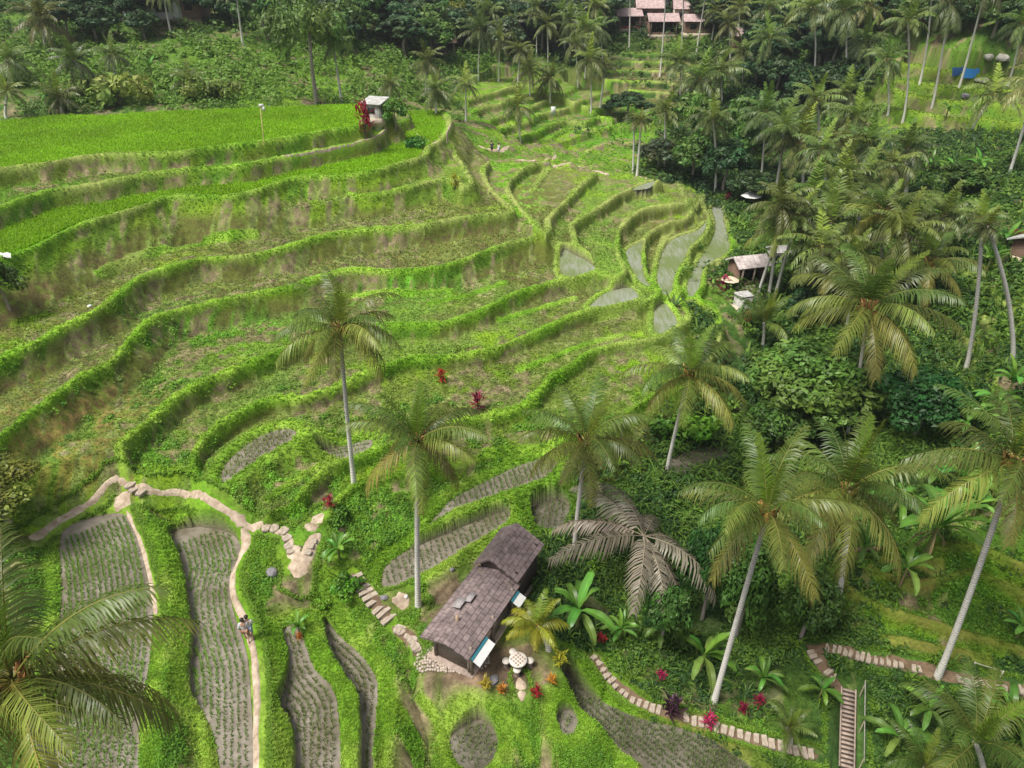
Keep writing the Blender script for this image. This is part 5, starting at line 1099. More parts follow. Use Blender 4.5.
# ------------------------------------------------------------------ broadleaf trees
def leaf_cloud(buf, r, centres, radii, per, size, colour, hang=.3, vary=.3, shell=.55):
    for c, rad in zip(centres, radii):
        n = int(per); u = r.normal(0, 1, (n, 3)); u /= np.linalg.norm(u, axis=1)[:, None]
        q = rad * r.uniform(shell, 1.0, n) ** .7
        p = c + u * q[:, None] * np.array([1, 1, .78])
        nrm = u + r.normal(0, .55, (n, 3)) + np.array([0, 0, .5]); nrm /= np.linalg.norm(nrm, axis=1)[:, None]
        a = np.cross(nrm, r.normal(0, 1, (n, 3))); a /= np.linalg.norm(a, axis=1)[:, None] + 1e-6; b = np.cross(nrm, a)
        s = size * r.uniform(.6, 1.35, n)[:, None]
        V = np.stack([p - a * s, p + b * s * .48, p + a * s - np.array([0, 0, 1.]) * s * hang, p - b * s * .48], 1).reshape(-1, 3)
        cl = np.array(colour) * r.uniform(1 - vary, 1 + vary) * np.array([r.uniform(.85, 1.2), 1, r.uniform(.8, 1.1)])
        cc = np.repeat(cl[None] * r.uniform(.65, 1.35, n)[:, None], 4, 0)
        buf.add(V, np.arange(n * 4).reshape(-1, 4), None, cc)
def tree_geo(seed, clumps, per, leaf, colour, hgt=7.0, cr=3.2, flat=.8, trunk_r=.2, vary=.3):
    """unit tree: returns trunk mesh and crown mesh"""
    r = np.random.default_rng(seed); cs = []; rs = []
    for i in range(clumps):
        a = i * 2.399 + r.normal(0, .3); q = math.sqrt((i + .5) / clumps)
        cs.append(np.array([math.cos(a) * cr * q * r.uniform(.75, 1.1), math.sin(a) * cr * q * r.uniform(.75, 1.1), hgt - cr * flat * (.25 + .95 * q * q) + r.normal(0, .25) * cr * .5]))
        rs.append(cr * r.uniform(.24, .42))
    b = Buf(); leaf_cloud(b, r, cs, rs, per, leaf, colour, vary=vary)
    t = Buf(); top = np.array([r.normal(0, .2), r.normal(0, .2), hgt - cr * flat * 1.2])
    t.tube([[0, 0, -.6], [.05, 0, top[2] * .5], top], [trunk_r * 1.4, trunk_r, trunk_r * .75], 7, np.tile([.33, .29, .25], (3, 1)))
    for c in cs[::max(1, clumps // 9)]:
        t.tube([top, (top + c) / 2 + [0, 0, -.15], c], [trunk_r * .6, trunk_r * .38, .03], 5, np.tile([.28, .24, .2], (3, 1)))
    return t.mesh('trunk', BARK, True), b.mesh('crown', LEAFB)
TG = {
 'pale': tree_geo(1, 46, 190, .20, (.11, .20, .035)), 'dark': tree_geo(2, 34, 170, .24, (.028, .085, .018), vary=.35), 'mid': tree_geo(3, 34, 130, .26, (.06, .135, .025)),
 'far_dark': tree_geo(4, 22, 110, .36, (.04, .085, .03)), 'far_mid': tree_geo(5, 22, 110, .36, (.07, .145, .03)), 'far_light': tree_geo(6, 24, 80, .38, (.105, .19, .03)),
 'far_dark2': tree_geo(7, 26, 80, .45, (.045, .09, .034), hgt=8.5, cr=2.7, flat=1.2), 'yellow': tree_geo(8, 20, 80, .36, (.2, .22, .03)), 'feather': tree_geo(9, 30, 90, .26, (.12, .2, .05), flat=.35, cr=4.0), 'olive': tree_geo(11, 40, 150, .2, (.13, .155, .025), flat=.55), 'grey': tree_geo(10, 24, 80, .36, (.085, .12, .06)),
}
def tree(kind, crown, base, rx, label, group=None, name='broadleaf_tree', sz=1.0, seed=0, zs=1.0):
    B = hit(*base); Tp = atY(crown[0], crown[1], B[1]); dep = Tp[1] * cp - (Tp[2] - CAM_H) * sp
    t, c = TG[kind]; cr = {'feather': 4.0, 'far_dark2': 2.7}.get(kind, 3.2); hg = 8.5 if kind == 'far_dark2' else 7.0
    s = rx * dep / FPX / cr / 1.08; top = max(Tp[2] - B[2], 1.0); 
    root = empty(name, B, (seed * 2.4) % 6.28); tag(root, label, 'tree', group)
    zz = max(top / (hg - cr * .7), s * .55)
    for nm, me in (('trunk', t), ('crown', c)):
        o = link(nm, me, root); o.scale = (s, s, zz)
    return root
TREES = [
 ('pale',(798,378),(800,432),66,'large pale green broadleaf tree in the valley, right of the pond palm'),
 ('dark',(914,398),(914,440),44,'round dark green broadleaf tree right of the largest mid valley palm'),
 ('mid',(770,420),(775,450),34,'mid green tree below the large pale green tree'),
 ('dark',(838,360),(842,400),26,'dark tree squeezed behind the pale green tree'),
 ('far_light',(402,108),(396,130),13,'bright green bushy tree leaning on the small white roofed shed'),
 ('feather',(298,48),(317,106),40,'feathery flat topped tree with pale trunk behind the bright rice field'),
 ('far_dark',(626,104),(626,122),24,'rounded dark bluish tree below the brown paddies'),
 ('far_light',(691,112),(690,150),24,'bright green tree right of the thin white stems behind the spur'),
 ('far_mid',(694,152),(692,180),25,'deep green tree just behind the right tip of the spur'),
 ('grey',(660,150),(658,172),22,'grey green tree next to the thin white stems behind the spur'),
 ('far_mid',(430,34),(432,62),26,'rounded green tree left of the thatched hut'),
 ('yellow',(455,16),(458,44),18,'tree with yellow flowering top behind the thatched hut'),
 ('grey',(505,32),(506,60),20,'grey round topped tree at the left of the hazy palm grove'),
 ('far_dark2',(405,26),(404,56),24,'tall dark tree at the left of the rounded green tree'),
 ('far_dark',(720,160),(722,196),26,'dark tree between the spur tip and the thin trunked palm'),
 ('far_dark',(748,182),(748,205),22,'dark bushy tree behind the white parasol'),
 ('far_mid',(735,120),(735,160),24,'green tree under the palm with reddish fronds'),
 ('far_mid',(812,262),(812,292),28,'green bushy tree right of the palm over the pink roofed hut'),
 ('far_dark',(806,300),(806,322),24,'dark bushy tree above the large pale green tree'),
 ('far_mid',(744,140),(748,175),20,'leafy tree beside the thin pale trunked palm'),
 ('far_mid',(960,175),(958,196),26,'leafy tree on the right slope under the banana clump'),
 ('far_light',(930,205),(930,228),22,'light green tree on the right slope with yellow leaves beside it'),
 ('far_dark',(1012,12),(1012,40),30,'dark tree in the top right corner'),
 ('olive',(10,492),(8,522),46,'rounded olive bush-like tree at the left edge above the planted field'),
 ('far_mid',(12,278),(10,310),20,'green tree at the left edge on the terraces'),
 ('mid',(655,610),(660,650),26,'leafy tree under the withered palm'),
 ('mid',(730,585),(735,640),30,'leafy tree left of the leaning palm trunk in the gully'),
 ('dark',(700,560),(702,620),30,'dark tree in the gully under the withered palm'),
 ('mid',(800,600),(800,640),30,'leafy tree in the gully right of the leaning trunk'),
]
for i, (k, c, b, rx, lab) in enumerate(TREES): tree(k, c, b, rx, lab, seed=i)
r_ = random.Random(99); k_ = 0
for (x0, x1, ya, yb, n, kinds, lab, gp) in [
   (60, 150, -8, 22, 9, ['far_dark', 'far_dark2'], 'dark forest tree on the left of the top edge, beyond the scrub', 'dark forest trees at top left'),
   (150, 330, -14, 4, 10, ['far_dark', 'far_mid'], 'forest tree behind the houses at top left', 'forest trees behind the left houses'),
   (325, 480, -12, 26, 26, ['far_dark', 'far_dark2', 'far_dark', 'far_mid'], 'dark forest tree in the wood above the rice field', 'dark wood above the rice field'),
   (470, 604, -10, 22, 19, ['far_dark', 'far_dark2', 'grey'], 'dark hazy tree behind the palm grove left of the village', 'dark hazy trees behind the palm grove'),
   (690, 760, -12, 20, 9, ['far_dark', 'far_dark2'], 'dark tree right of the village roofs along the top edge', 'dark trees right of the village'),
   (752, 860, 18, 92, 20, ['far_dark', 'far_dark2', 'far_dark'], 'darkest tree of the wood left of the upper right terraces', 'dark wood left of the upper right terraces'),
   (860, 1020, -14, 14, 14, ['far_dark', 'far_mid', 'far_dark2'], 'dark tree along the crest above the upper right terraces', 'dark trees above the upper right terraces')]:
    for j in range(n):
        x = x0 + (x1 - x0) * (j + r_.uniform(.1, .9)) / n; y = r_.uniform(ya, yb); rx = r_.uniform(17, 26)
        tree(r_.choice(kinds), (x, y), (x, y + rx * r_.uniform(1.0, 1.5)), rx, lab, gp, seed=k_); k_ += 1

# ------------------------------------------------------------------ banana plants
def banana_leaf(seed, L=2.2, e0=60, bend=80, colour=(.085, .19, .025)):
    b = Buf(); n = 10; s = np.linspace(0, 1, n); el = np.radians(e0 - bend * s ** 1.4); r = np.random.default_rng(seed)
    T = np.stack([np.cos(el), 0 * s, np.sin(el)], 1); P = np.vstack([[0, 0, 0], np.cumsum((T[:-1] + T[1:]) / 2 * L / (n - 1), axis=0)])
    w = .215 * np.clip(np.sin(np.pi * np.clip((s - .1) / .92, 0, 1)) ** .55, 0.02, 1) * L / 2
    U = np.stack([-T[:, 2], 0 * s, T[:, 0]], 1)
    c = np.array(colour)
    for sg in (1, -1):
        e = P + np.outer(w * sg, [0, 1, 0]) + U * (w * .28)[:, None] + r.normal(0, .02, (n, 3))
        V = np.stack([P, e], 1).reshape(-1, 3); i = np.arange(n - 1)[:, None] * 2
        cc = np.repeat(c[None] * r.uniform(.8, 1.2, n)[:, None], 2, 0); cc[0::2] *= 1.25
        b.add(V, i + np.array([[0, 1, 3, 2]]), None, cc)
    b.tube(P - U * .01, np.linspace(.035, .008, n), 4, np.tile(c * 1.6, (n, 1)))
    return b.mesh('leaf', LEAF)
BL = [banana_leaf(1, e0=72, bend=40), banana_leaf(2, e0=58, bend=70, colour=(.095, .205, .03)), banana_leaf(3, e0=48, bend=95), banana_leaf(4, e0=30, bend=90, colour=(.12, .21, .04)), banana_leaf(5, e0=62, bend=110, colour=(.08, .20, .03))]
BDRY = banana_leaf(6, e0=-40, bend=45, colour=(.2, .14, .08))
def stem_mesh(h, r0, col):
    b = Buf(); b.tube([[0, 0, -.3], [0, 0, h * .5], [0, 0, h]], [r0, r0 * .85, r0 * .5], 7, np.tile(col, (3, 1))); return b.mesh('stem', BARK, True)
BST = stem_mesh(1.6, .13, (.17, .19, .06))
def banana(px, py, size, label, seed, group='banana plants', dry=0, tall=1.0):
    B = hit(px, py); dep = B[1] * cp - (B[2] - CAM_H) * sp; s = size * dep / FPX / 2.45; r = random.Random(seed)
    root = empty('banana_plant', B, r.uniform(0, 6.28), s); tag(root, label, 'banana plant', group)
    st = link('stem', BST, root); st.scale = (1, 1, tall)
    for k in range(10):
        o = link('leaf', BL[r.randrange(5)], root, (0, 0, 1.5 * tall)); o.rotation_euler = (R(r.uniform(-8, 8)), R(r.uniform(-12, 12)), k * 2.399 + r.uniform(-.3, .3)); q = r.uniform(.8, 1.1); o.scale = (q, q, q)
    for k in range(dry):
        o = link('dry_leaf', BDRY, root, (0, 0, 1.35 * tall)); o.rotation_euler = (0, 0, r.uniform(0, 6.28)); o['label'] = 'brown dry leaf hanging beside the stem'; o.scale = (.62, .2, .62)
BAN = [
 (577,630,47,'big banana plant with paddle leaves right of the golden palm by the hut',0), (700,672,42,'banana plant at the foot of the leaning palm trunk, left side',0), (925,556,62,'large banana clump with dry brown leaves beneath on the right slope',5),
 (900,585,36,'banana plant left of the dry leafed banana clump',2), (952,500,42,'banana plant above the dry leafed banana clump',0), (890,520,38,'banana plant between the gully palm and the dark tree',0), (930,490,38,'bright banana plant beneath the palm on the right edge',0),
 (990,425,36,'banana plant right of the dark round tree on the slope',0), (960,440,34,'banana plant just below the twin white trunks',1), (1005,400,32,'banana plant at the right edge under the twin trunked palm',0), (818,700,26,'banana plant left of the stairs with the handrail',0), (892,752,40,'banana plant right of the stairs at the bottom',0),
 (922,722,34,'broad leafed banana plant below the right hand paved path',0), (1000,730,40,'banana plant in the lower right corner below the path',0), (830,545,34,'banana plant in the gully under the palm left of the dry clump',0), (760,690,30,'banana plant right of the leaning palm foot',0),
 (660,640,32,'banana plant under the drooping grey frond',0), (700,600,34,'shaded banana plant in the gully behind the leaning palm',0), (950,185,22,'banana plant on the right slope below the terraces',0), (975,180,22,'banana plant with dangling brown leaves high on the right slope',3), (925,178,20,'banana plant over brown stems on the right slope',3),
 (1000,255,26,'banana plant near the right edge above the twin trunks',0), (985,275,26,'banana plant below the crown of the twin trunked palm',0), (152,76,14,'small banana-like plant in the scrub behind the rice field',0), (945,120,16,'banana plant at the foot of the upper right terraces',0), (860,560,30,'banana plant left of the brown fallen trunk',0), (300,635,18,'small banana sprout beside the narrow planted strip',0),
 (970,520,34,'banana plant with yellow leaves beside the grey leaning trunk',2), (620,640,26,'banana plant near the start of the stepping stones',0), (340,560,24,'dark banana plant on the bank above the stone steps',0), (1015,640,30,'banana plant at the right edge above the paved path',0),
]
for i, (x, y, s, l, d) in enumerate(BAN): banana(x, y, s, l, 700 + i, dry=d)

# ------------------------------------------------------------------ red ti plants and other garden plants
def rosette(nm, col, n=60, L=.62, seed=3, w=.055):
    b = Buf(); r = np.random.default_rng(seed)
    for i in range(n):
        a = i * 2.399; e = math.radians(r.uniform(10, 85)); q = L * r.uniform(.7, 1.1); o = np.array([r.normal(0, .14), r.normal(0, .14), r.uniform(.2, 1.15)])
        d = np.array([math.cos(a) * math.cos(e), math.sin(a) * math.cos(e), math.sin(e)]); s = np.array([-math.sin(a), math.cos(a), 0]) * w
        p1 = o + d * q * .5; p2 = o + d * q + [0, 0, -.22 * q]; c = np.array(col) * r.uniform(.6, 1.4)
        b.add([o - s * .4, o + s * .4, p1 + s, p1 - s, p2 + s * .15, p2 - s * .15], [[0, 1, 2, 3], [3, 2, 4, 5]], None, c)
    return b.mesh(nm, LEAF)
RED = rosette('leaves', (.25, .015, .04)); REDD = rosette('leaves', (.055, .022, .035), seed=5); YEL = rosette('leaves', (.36, .33, .03), seed=6); ORG = rosette('leaves', (.5, .2, .03), seed=8)
TST = stem_mesh(.7, .05, (.2, .14, .1))
for i, (x, y, s, me, lab) in enumerate([
  (478,410,12,RED,'tall crimson ti plant on the terrace bund between the two middle palms'), (442,383,9,RED,'small crimson ti plant one terrace above the tall one'), (330,508,9,RED,'red plant above the pale dirt clearing'), (366,137,18,RED,'large crimson bush at the right end of the bright rice field'),
  (708,726,11,RED,'bright red plant on the edge of the stepping stones at the bottom'), (758,706,9,RED,'dark red plant above the stepping stones, right of the leaning palm foot'), (742,712,8,RED,'small magenta plant beside the stepping stones'), (536,696,9,RED,'red star shaped plant in front of the round table'),
  (600,643,8,RED,'red plant under the banana plant by the hut'), (671,716,17,REDD,'dark purple bush overhanging the stepping stones'), (723,292,10,RED,'red bush beside the stall below the spur'), (728,203,6,RED,'red bush at the right tip of the spur'), (745,324,8,RED,'red bush below the stall'), (660,680,8,RED,'red leaf plant among the greenery beside the stepping stones'),
  (560,666,12,YEL,'yellow green spiky plant right of the round table'), (502,694,8,ORG,'orange leaved plant in front of the hut yard'), (486,690,10,YEL,'yellow plant at the yard edge below the hut'), (552,684,8,ORG,'rust coloured plant beside the red star shaped plant'), (455,190,9,YEL,'yellow leaved shrub on the eroded slope of the ridge'), (300,640,6,ORG,'orange flower by the narrow planted strip'),
  (1012,245,9,RED,'red bush at the right edge near the grey roof'), (905,232,9,ORG,'orange leaved shrub in the grove'), (970,228,12,YEL,'yellow leaved shrub right of the light green tree')]):
    B = hit(x, y); dep = B[1] * cp - (B[2] - CAM_H) * sp; q = s * dep / FPX / .8
    root = empty('ti_plant', B, i * 1.3, q); tag(root, lab, 'plant', 'coloured leaf plants'); link('leaves', me, root); link('stem', TST, root)

# ------------------------------------------------------------------ shrubs one can tell apart
SH = []
for i, c in enumerate([(.11, .26, .02), (.06, .16, .02), (.17, .24, .05)]):
    b = Buf(); r = np.random.default_rng(70 + i); cs = [np.array([r.normal(0, .45), r.normal(0, .45), .35 + abs(r.normal(0, .3))]) for _ in range(10)]
    leaf_cloud(b, r, cs, [r.uniform(.3, .5) for _ in cs], 70, .13, c); SH.append(b.mesh('leaves', LEAFB))
for i, (x, y, s, k, lab) in enumerate([(346,594,16,0,'bright green shrub on the bank left of the stone steps'), (322,608,9,0,'small leafy shrub on the bank between the two narrow strips'), (120,106,26,2,'pale bushy shrub behind the bright rice field'), (96,100,20,2,'pale shrub left of the widest bush behind the rice field'), (206,100,18,2,'rounded pale shrub behind the right of the rice field'), (224,98,16,2,'rounded pale shrub right of its twin behind the rice field'),
   (188,100,9,1,'narrow dark cypress-like shrub at the back of the rice field'), (340,520,14,1,'dark shrub at the foot of the pond palm'), (415,148,10,1,'dark shrub under the small white roofed shed'), (60,105,14,0,'bright shrub at the left back corner of the rice field'), (740,560,24,1,'dark shrub in the gully left of the leaning palm crown'), (590,565,14,0,'green shrub right of the upper hut roof'), (690,440,26,0,'lush green shrub bank beside the valley pond'), (655,430,16,1,'dark green shrub left of the valley pond')]):
    B = hit(x, y); dep = B[1] * cp - (B[2] - CAM_H) * sp; q = s * dep / FPX / .9
    root = empty('shrub', B, i * 1.7, q); tag(root, lab, 'shrub', 'single shrubs'); link('leaves', SH[k], root); link('stem', TST, root)
# ------------------------------------------------------------------ ground cover: grass, weeds, rice, undergrowth
gpx, gpy = project(GX, GY, GZ)
GXf, GYf, GZf = GX.ravel(), GY.ravel(), GZ.ravel()
onscreen = ((gpx > -120) & (gpx < 1260) & (gpy > -20) & (gpy < 860)).ravel()
def pick(w, n, rg):
    w = w.ravel() * onscreen; c = np.cumsum(w); k = np.searchsorted(c, rg.uniform(0, c[-1], n))
    k = np.clip(k, 0, len(w) - 1); rr, cc = k // NC, k % NC
    x = GXf[k] + rg.uniform(-.5, .5, n) * (2 * UMAX / NC * XS) * (GYf[k] + XO); y = GYf[k] * (1 + rg.uniform(-.5, .5, n) * math.log(Y1 / Y0) / NR)
    return x, y, height(x, y), k
def blades(buf, x, y, z, n, h, w, colr, rg, lean=.6, vary=.35):
    """n blades per tuft, each a two-triangle strip bending outward"""
    m = len(x); h = np.broadcast_to(h, (m,)); w = np.broadcast_to(w, (m,))
    X = np.repeat(np.stack([x, y, z], 1), n, 0); H_ = np.repeat(h, n) * rg.uniform(.6, 1.2, m * n); Wd = np.repeat(w, n)
    a = rg.uniform(0, 6.28, m * n); d = np.stack([np.cos(a), np.sin(a), 0 * a], 1); s = np.stack([-np.sin(a), np.cos(a), 0 * a], 1)
    X = X + d * (H_ * .15)[:, None]; ln = lean * rg.uniform(.4, 1.4, m * n)
    b0 = X - s * Wd[:, None]; b1 = X + s * Wd[:, None]
    md = X + d * (H_ * ln * .35)[:, None] + np.array([0, 0, 1.]) * (H_ * .65)[:, None]
    tp = X + d * (H_ * ln)[:, None] + np.array([0, 0, 1.]) * (H_ * np.clip(1.05 - .5 * ln, .3, 1))[:, None]
    V = np.stack([b0, b1, md + s * Wd[:, None] * .7, md - s * Wd[:, None] * .7, tp], 1).reshape(-1, 3)
    i = np.arange(m * n)[:, None] * 5
    c = np.repeat(colr, n, 0) * rg.uniform(1 - vary, 1 + vary, m * n)[:, None]
    buf.add(V, i + np.array([[0, 1, 2, 3]]), i + np.array([[3, 2, 4]]), np.repeat(c, 5, 0))
def leaves(buf, x, y, z, n, spread, size, colr, rg, vary=.35, up=.6):
    m = len(x); sp_ = np.repeat(np.broadcast_to(spread, (m,)), n); sz = np.repeat(np.broadcast_to(size, (m,)), n) * rg.uniform(.6, 1.3, m * n)
    u = rg.normal(0, 1, (m * n, 3)); u /= np.linalg.norm(u, axis=1)[:, None]; u[:, 2] = np.abs(u[:, 2])
    p = np.repeat(np.stack([x, y, z], 1), n, 0) + u * (sp_ * rg.uniform(.5, 1, m * n))[:, None] * np.array([1, 1, .8])
    nr = u * .8 + rg.normal(0, .45, u.shape) + [0, 0, up]; nr /= np.linalg.norm(nr, axis=1)[:, None]
    a = np.cross(nr, rg.normal(0, 1, u.shape)); a /= np.linalg.norm(a, axis=1)[:, None] + 1e-6; b = np.cross(nr, a)
    V = np.stack([p - a * sz[:, None], p + b * (sz * .5)[:, None], p + a * sz[:, None], p - b * (sz * .5)[:, None]], 1).reshape(-1, 3)
    c = np.repeat(colr, n, 0) * rg.uniform(1 - vary, 1 + vary, m * n)[:, None]
    buf.add(V, np.arange(m * n * 4).reshape(-1, 4), None, np.repeat(c, 4, 0))
def stuff(name, buf, label, cat):
    o = link(name, buf.mesh(name, STUFF)); tag(o, label, cat, kind='stuff'); return o

colf = col.reshape(-1, 3)
green = np.clip((col[..., 1] - 1.15 * col[..., 0]) * 9, 0, 1) * (1 - A_paddy) * (1 - np.clip(PATHM, 0, 1))
fieldm = np.isin(level, [names.index('F0'), names.index('F2')]) & (A_wall < .3) & (A_bund < .3) & inside_any
notyard = 1 - np.clip(yard * 1.6, 0, 1)
rg = np.random.default_rng(5)
# weeds and grass on the near banks
b = Buf()
w = green * notyard * (GY < 48) * (1 - .6 * JUNG) * (.3 + .35 * np.clip(A_bund, 0, 1) + .4 * A_wall + .5 * (gpy > 480)); x, y, z, k = pick(w, 57000, rg)
dl = np.clip(y / 26, .8, 1.5); blades(b, x, y, z, 5, .13 * dl, .02 * dl, colf[k] * [1.25, 1.2, 1.0], rg, lean=.8, vary=.3)
x, y, z, k = pick(w * (1 - np.clip(1.5 * A_bund, 0, 1)) * (1 - .6 * A_wall) * (fbm(GX, GY, 3.2, 83, 2) > .0), 30000, rg); dl = np.clip(y / 26, .8, 1.6)
leaves(b, x, y, z + .05, 7, .14 * dl, .055 * dl, colf[k] * [1.15, 1.25, 1.0] + [.0, .01, 0], rg)
x, y, z, k = pick(green * notyard * (GY < 42) * (1 - JUNG) * (A_bund < .3) * (gpy > 380) * (fbm(GX, GY, 2.6, 85, 2) > .1), 2600, rg); dl = np.clip(y / 26, .8, 1.6)
leaves(b, x, y, z, 22, .3 * dl * rg.uniform(.6, 1.4, len(x)), .075 * dl, lerp(np.tile([.075, .2, .02], (len(x), 1)), C(.16, .31, .025), rg.uniform(0, 1, len(x))), rg)
pe = np.clip(1 - np.abs(PATHM - .55) / .45, 0, 1) * (GY < 50) * (1 - A_paddy); x, y, z, k = pick(pe, 7000, rg); dl = np.clip(y / 26, .8, 1.5); blades(b, x, y, z + .02, 5, .14 * dl, .025 * dl, np.tile([.15, .27, .025], (len(x), 1)), rg, lean=.9)
stuff('grass', b, 'lush bright grass and leafy weeds covering the terrace banks', 'grass')
# farther grass on the bunds
b = Buf()
w = green * (GY >= 44) * (GY < 130) * (.12 + A_bund + .3 * A_wall) * (~fieldm); x, y, z, k = pick(w, 60000, rg)
dl = np.clip(y / 55, .8, 2.2); blades(b, x, y, z, 3, .10 * dl, .035 * dl, colf[k] * 1.3, rg, lean=.8, vary=.2)
stuff('grass', b, 'grass on the farther terrace bunds and slopes', 'grass')
# the bright rice of the upper fields
b = Buf(); x, y, z, k = pick(fieldm * (A_edge < .5) * 1.0, 92000, rg)
blades(b, x, y, z - .1, 3, .36, .04, np.tile([.2, .38, .004], (len(x), 1)) * (1 + .35 * fbm(x, y, 5., 91, 3))[:, None], rg, lean=.5, vary=.25)
stuff('rice_crop', b, 'dense bright green rice standing in the upper fields', 'rice')
# sparse stubble and new rice on the middle terraces
b = Buf(); fm = inside_any * (~fieldm) * (A_wall < .25) * (A_bund < .3) * (GY < 75) * (1 - A_paddy); x, y, z, k = pick(fm, 46000, rg)
dl = np.clip(y / 40, .7, 1.8); blades(b, x, y, z, 3, .12 * dl, .02 * dl, lerp(colf[k], C(.16, .27, .035), np.full(len(x), .35)) * 1.25, rg, lean=.6, vary=.2)
stuff('rice_stubble', b, 'thin grass and young rice on the flat middle terraces', 'rice')

# rice seedlings in rows on the flooded paddies
b = Buf()
def rows(nm, rowgap, step, ang=None, guide=None, dens=1.0, colr=(.16, .28, .045), h=.3):
    P = PAD_W[nm]; z = PADDIES[nm][0]; lo, hi = P[:, :2].min(0), P[:, :2].max(0)
    c = (lo + hi) / 2; R_ = np.linalg.norm(hi - lo) / 2 + 1
    if guide is not None:
        G = np.array([atz(q[0], q[1], z) for q in smooth_poly(guide)])[:, :2]
        seg = np.r_[0, np.cumsum(np.linalg.norm(np.diff(G, axis=0), axis=1))]; s = np.arange(0, seg[-1], step)
        gx, gy = np.interp(s, seg, G[:, 0]), np.interp(s, seg, G[:, 1]); tx, ty = np.gradient(gx), np.gradient(gy); tl = np.hypot(tx, ty) + 1e-9
        for it in range(3):
            tx = np.convolve(np.pad(tx, 6, 'edge'), np.ones(13) / 13, 'valid'); ty = np.convolve(np.pad(ty, 6, 'edge'), np.ones(13) / 13, 'valid')
        tl = np.hypot(tx, ty) + 1e-9; dd = np.arange(-int(14 / rowgap), int(14 / rowgap)) * rowgap
        X = (gx[None] + (-ty / tl)[None] * dd[:, None]).ravel(); Y = (gy[None] + (tx / tl)[None] * dd[:, None]).ravel()
    else:
        u = np.arange(-R_, R_, step); v = np.arange(-R_, R_, rowgap); U, Vv = np.meshgrid(u, v)
        X = (c[0] + U * math.cos(ang) - Vv * math.sin(ang)).ravel(); Y = (c[1] + U * math.sin(ang) + Vv * math.cos(ang)).ravel()
    jt = .12 if nm[0] in 'wv' else .025; X = X + rg.normal(0, jt, X.shape); Y = Y + rg.normal(0, jt, X.shape)
    ok = inside_poly(X, Y, P) & (dist_polyline(X, Y, np.vstack([P, P[:1]])) > .15) & (fbm(X, Y, 2.5, 97, 2) > -.75 + (1 - dens)) & (rg.uniform(0, 1, X.shape) < .97)
    X, Y = X[ok], Y[ok]; v = 1 + .5 * fbm(X, Y, 3., 99, 2)
    blades(b, X, Y, np.full(len(X), z), 6, h * v,   .019 * min(max(1, Y.mean() / 30), 1.6), np.tile(colr, (len(X), 1)) * v[:, None], rg, lean=.4, vary=.25)
rows('p4', .27, .10, guide=[(128,515),(140,545),(150,600),(150,660),(138,720),(130,790)], h=.24)
rows('p5', .29, .11, guide=[(226,528),(236,560),(231,590),(236,620),(246,650),(252,690),(254,800)], h=.22)
rows('p6', .3, .13, guide=[(297,625),(304,640),(315,670),(337,700),(339,760),(339,800)], colr=(.16, .21, .055), h=.27)
rows('p7', .3, .13, guide=[(330,625),(340,637),(365,660),(378,685),(376,720),(372,800)], colr=(.155, .19, .06), h=.26)
ang = lambda a, bb, z: math.atan2(*(atz(*bb, z) - atz(*a, z))[[1, 0]])
rows('p2', .36, .2, ang=ang((390,588),(384,560), .3), h=.34, colr=(.15, .21, .065)); rows('p1', .36, .2, ang=ang((440,524),(436,505), 1.0), h=.34, colr=(.15, .21, .065)); rows('p3', .36, .2, ang=ang((540,524),(545,505), -.3), h=.32, colr=(.15, .21, .065))
rows('ring', .36, .2, ang=ang((225,480),(240,460), 3.3), h=.36, colr=(.17, .22, .065)); rows('p0', .4, .22, ang=ang((320,455),(370,445), 1.9), h=.32)
rows('p11', .3, .13, ang=ang((580,690),(640,740), -2.6), h=.34, colr=(.14, .19, .06)); rows('p9', .36, .2, ang=1.2, h=.42, colr=(.16, .22, .06)); rows('p10', .36, .2, ang=1.2, h=.4, colr=(.16, .22, .06))
rows('v1', .5, .3, ang=.3, h=.3, dens=.4)
for nm in (): rows(nm, .32, .22, ang=1.0, h=.16, colr=(.2, .3, .07), dens=.75)
stuff('rice_seedlings', b, 'rice seedlings planted in rows in the flooded paddies', 'rice seedlings')

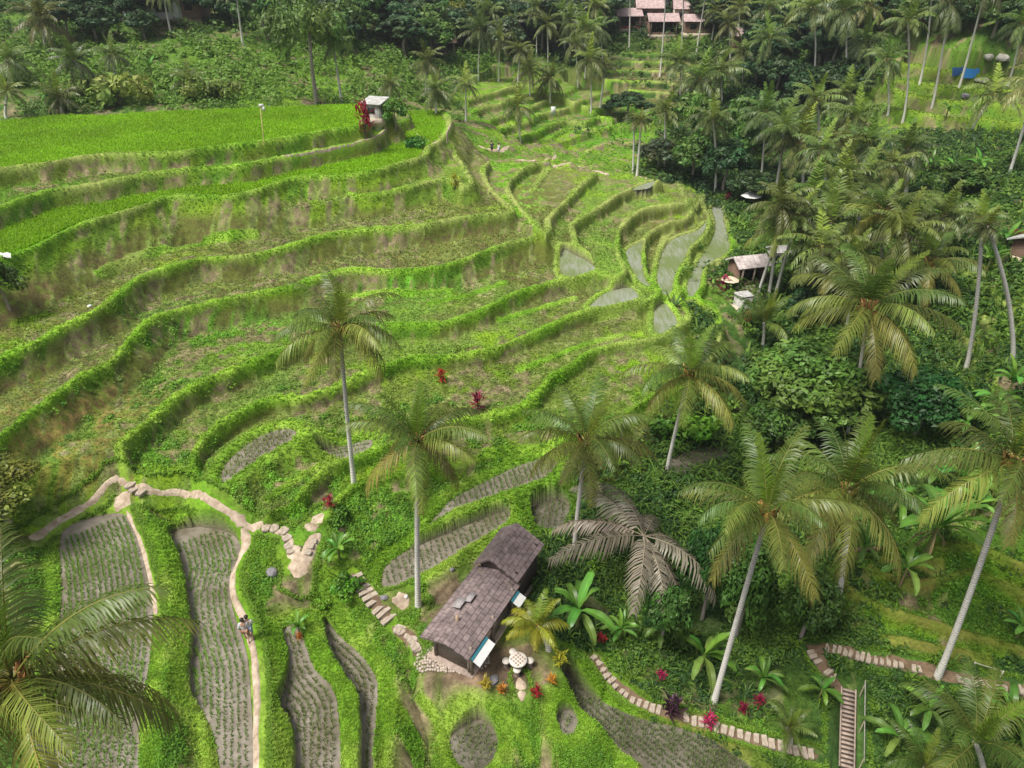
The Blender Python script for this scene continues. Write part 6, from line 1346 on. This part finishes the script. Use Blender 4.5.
# undergrowth of the gully, the valley and the right slope
b = Buf()
RS = np.maximum.reduce([JUNG, ell(900,450,120,80)*.9, ell(880,300,140,110)*.7, ell(760,260,40,60)*.8, ell(960,720,100,60), ell(830,680,60,60), ell(860,600,70,30)*.5, ell(570,640,40,35)*.6, ell(900,180,140,60)*.6, ell(700,420,40,40)*.9, ell(1170,420,130,330)*.7])
cl = np.clip(.55 + 1.6 * fbm(GX, GY, 2.4, 101, 2), 0, 1.4)
w = RS * cl * (1 - A_paddy) * (1 - np.clip(PATHM, 0, 1)) * (A_bund < .6) * notyard * (GY < 100); x, y, z, k = pick(w, 12800, rg)
hue = fbm(x, y, 3.5, 103, 2) + .25 * rg.normal(0, 1, len(x)); cc = lerp(np.tile([.032, .085, .018], (len(x), 1)), C(.12, .22, .025), .38 + 1.2 * hue)
dl = np.clip(y / 30, .7, 2.0); leaves(b, x, y, z + .1 * dl, 26, .48 * dl * rg.uniform(.6, 1.6, len(x)), .12 * dl, cc, rg, vary=.4)
x, y, z, k = pick(w, 2600, rg); dl = np.clip(y / 30, .7, 2.0); cc = lerp(np.tile([.04, .10, .02], (len(x), 1)), C(.15, .25, .03), rg.uniform(0, 1, len(x)))
blades(b, x, y, z, 7, .85 * dl, .06 * dl, cc, rg, lean=1.0)
stuff('undergrowth', b, 'tangled leafy undergrowth filling the gully and the valley floor', 'undergrowth')
b = Buf()
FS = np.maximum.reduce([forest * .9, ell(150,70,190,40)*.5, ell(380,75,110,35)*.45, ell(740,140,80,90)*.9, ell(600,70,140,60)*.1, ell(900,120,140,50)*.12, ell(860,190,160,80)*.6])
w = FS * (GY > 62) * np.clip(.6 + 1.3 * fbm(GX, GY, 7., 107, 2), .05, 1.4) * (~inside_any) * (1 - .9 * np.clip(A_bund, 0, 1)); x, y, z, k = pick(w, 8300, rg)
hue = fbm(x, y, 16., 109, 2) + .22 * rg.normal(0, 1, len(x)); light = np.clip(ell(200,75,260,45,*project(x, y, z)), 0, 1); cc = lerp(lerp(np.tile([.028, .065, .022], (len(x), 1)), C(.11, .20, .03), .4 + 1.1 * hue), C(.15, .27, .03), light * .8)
dl = np.clip(y / 90, .7, 2.2); leaves(b, x, y, z + .2 * dl, 24, 1.0 * dl * rg.uniform(.4, 1.7, len(x)), .25 * dl, cc, rg, vary=.4)
stuff('scrub', b, 'dense scrub on the far slopes and below the forest', 'scrub')
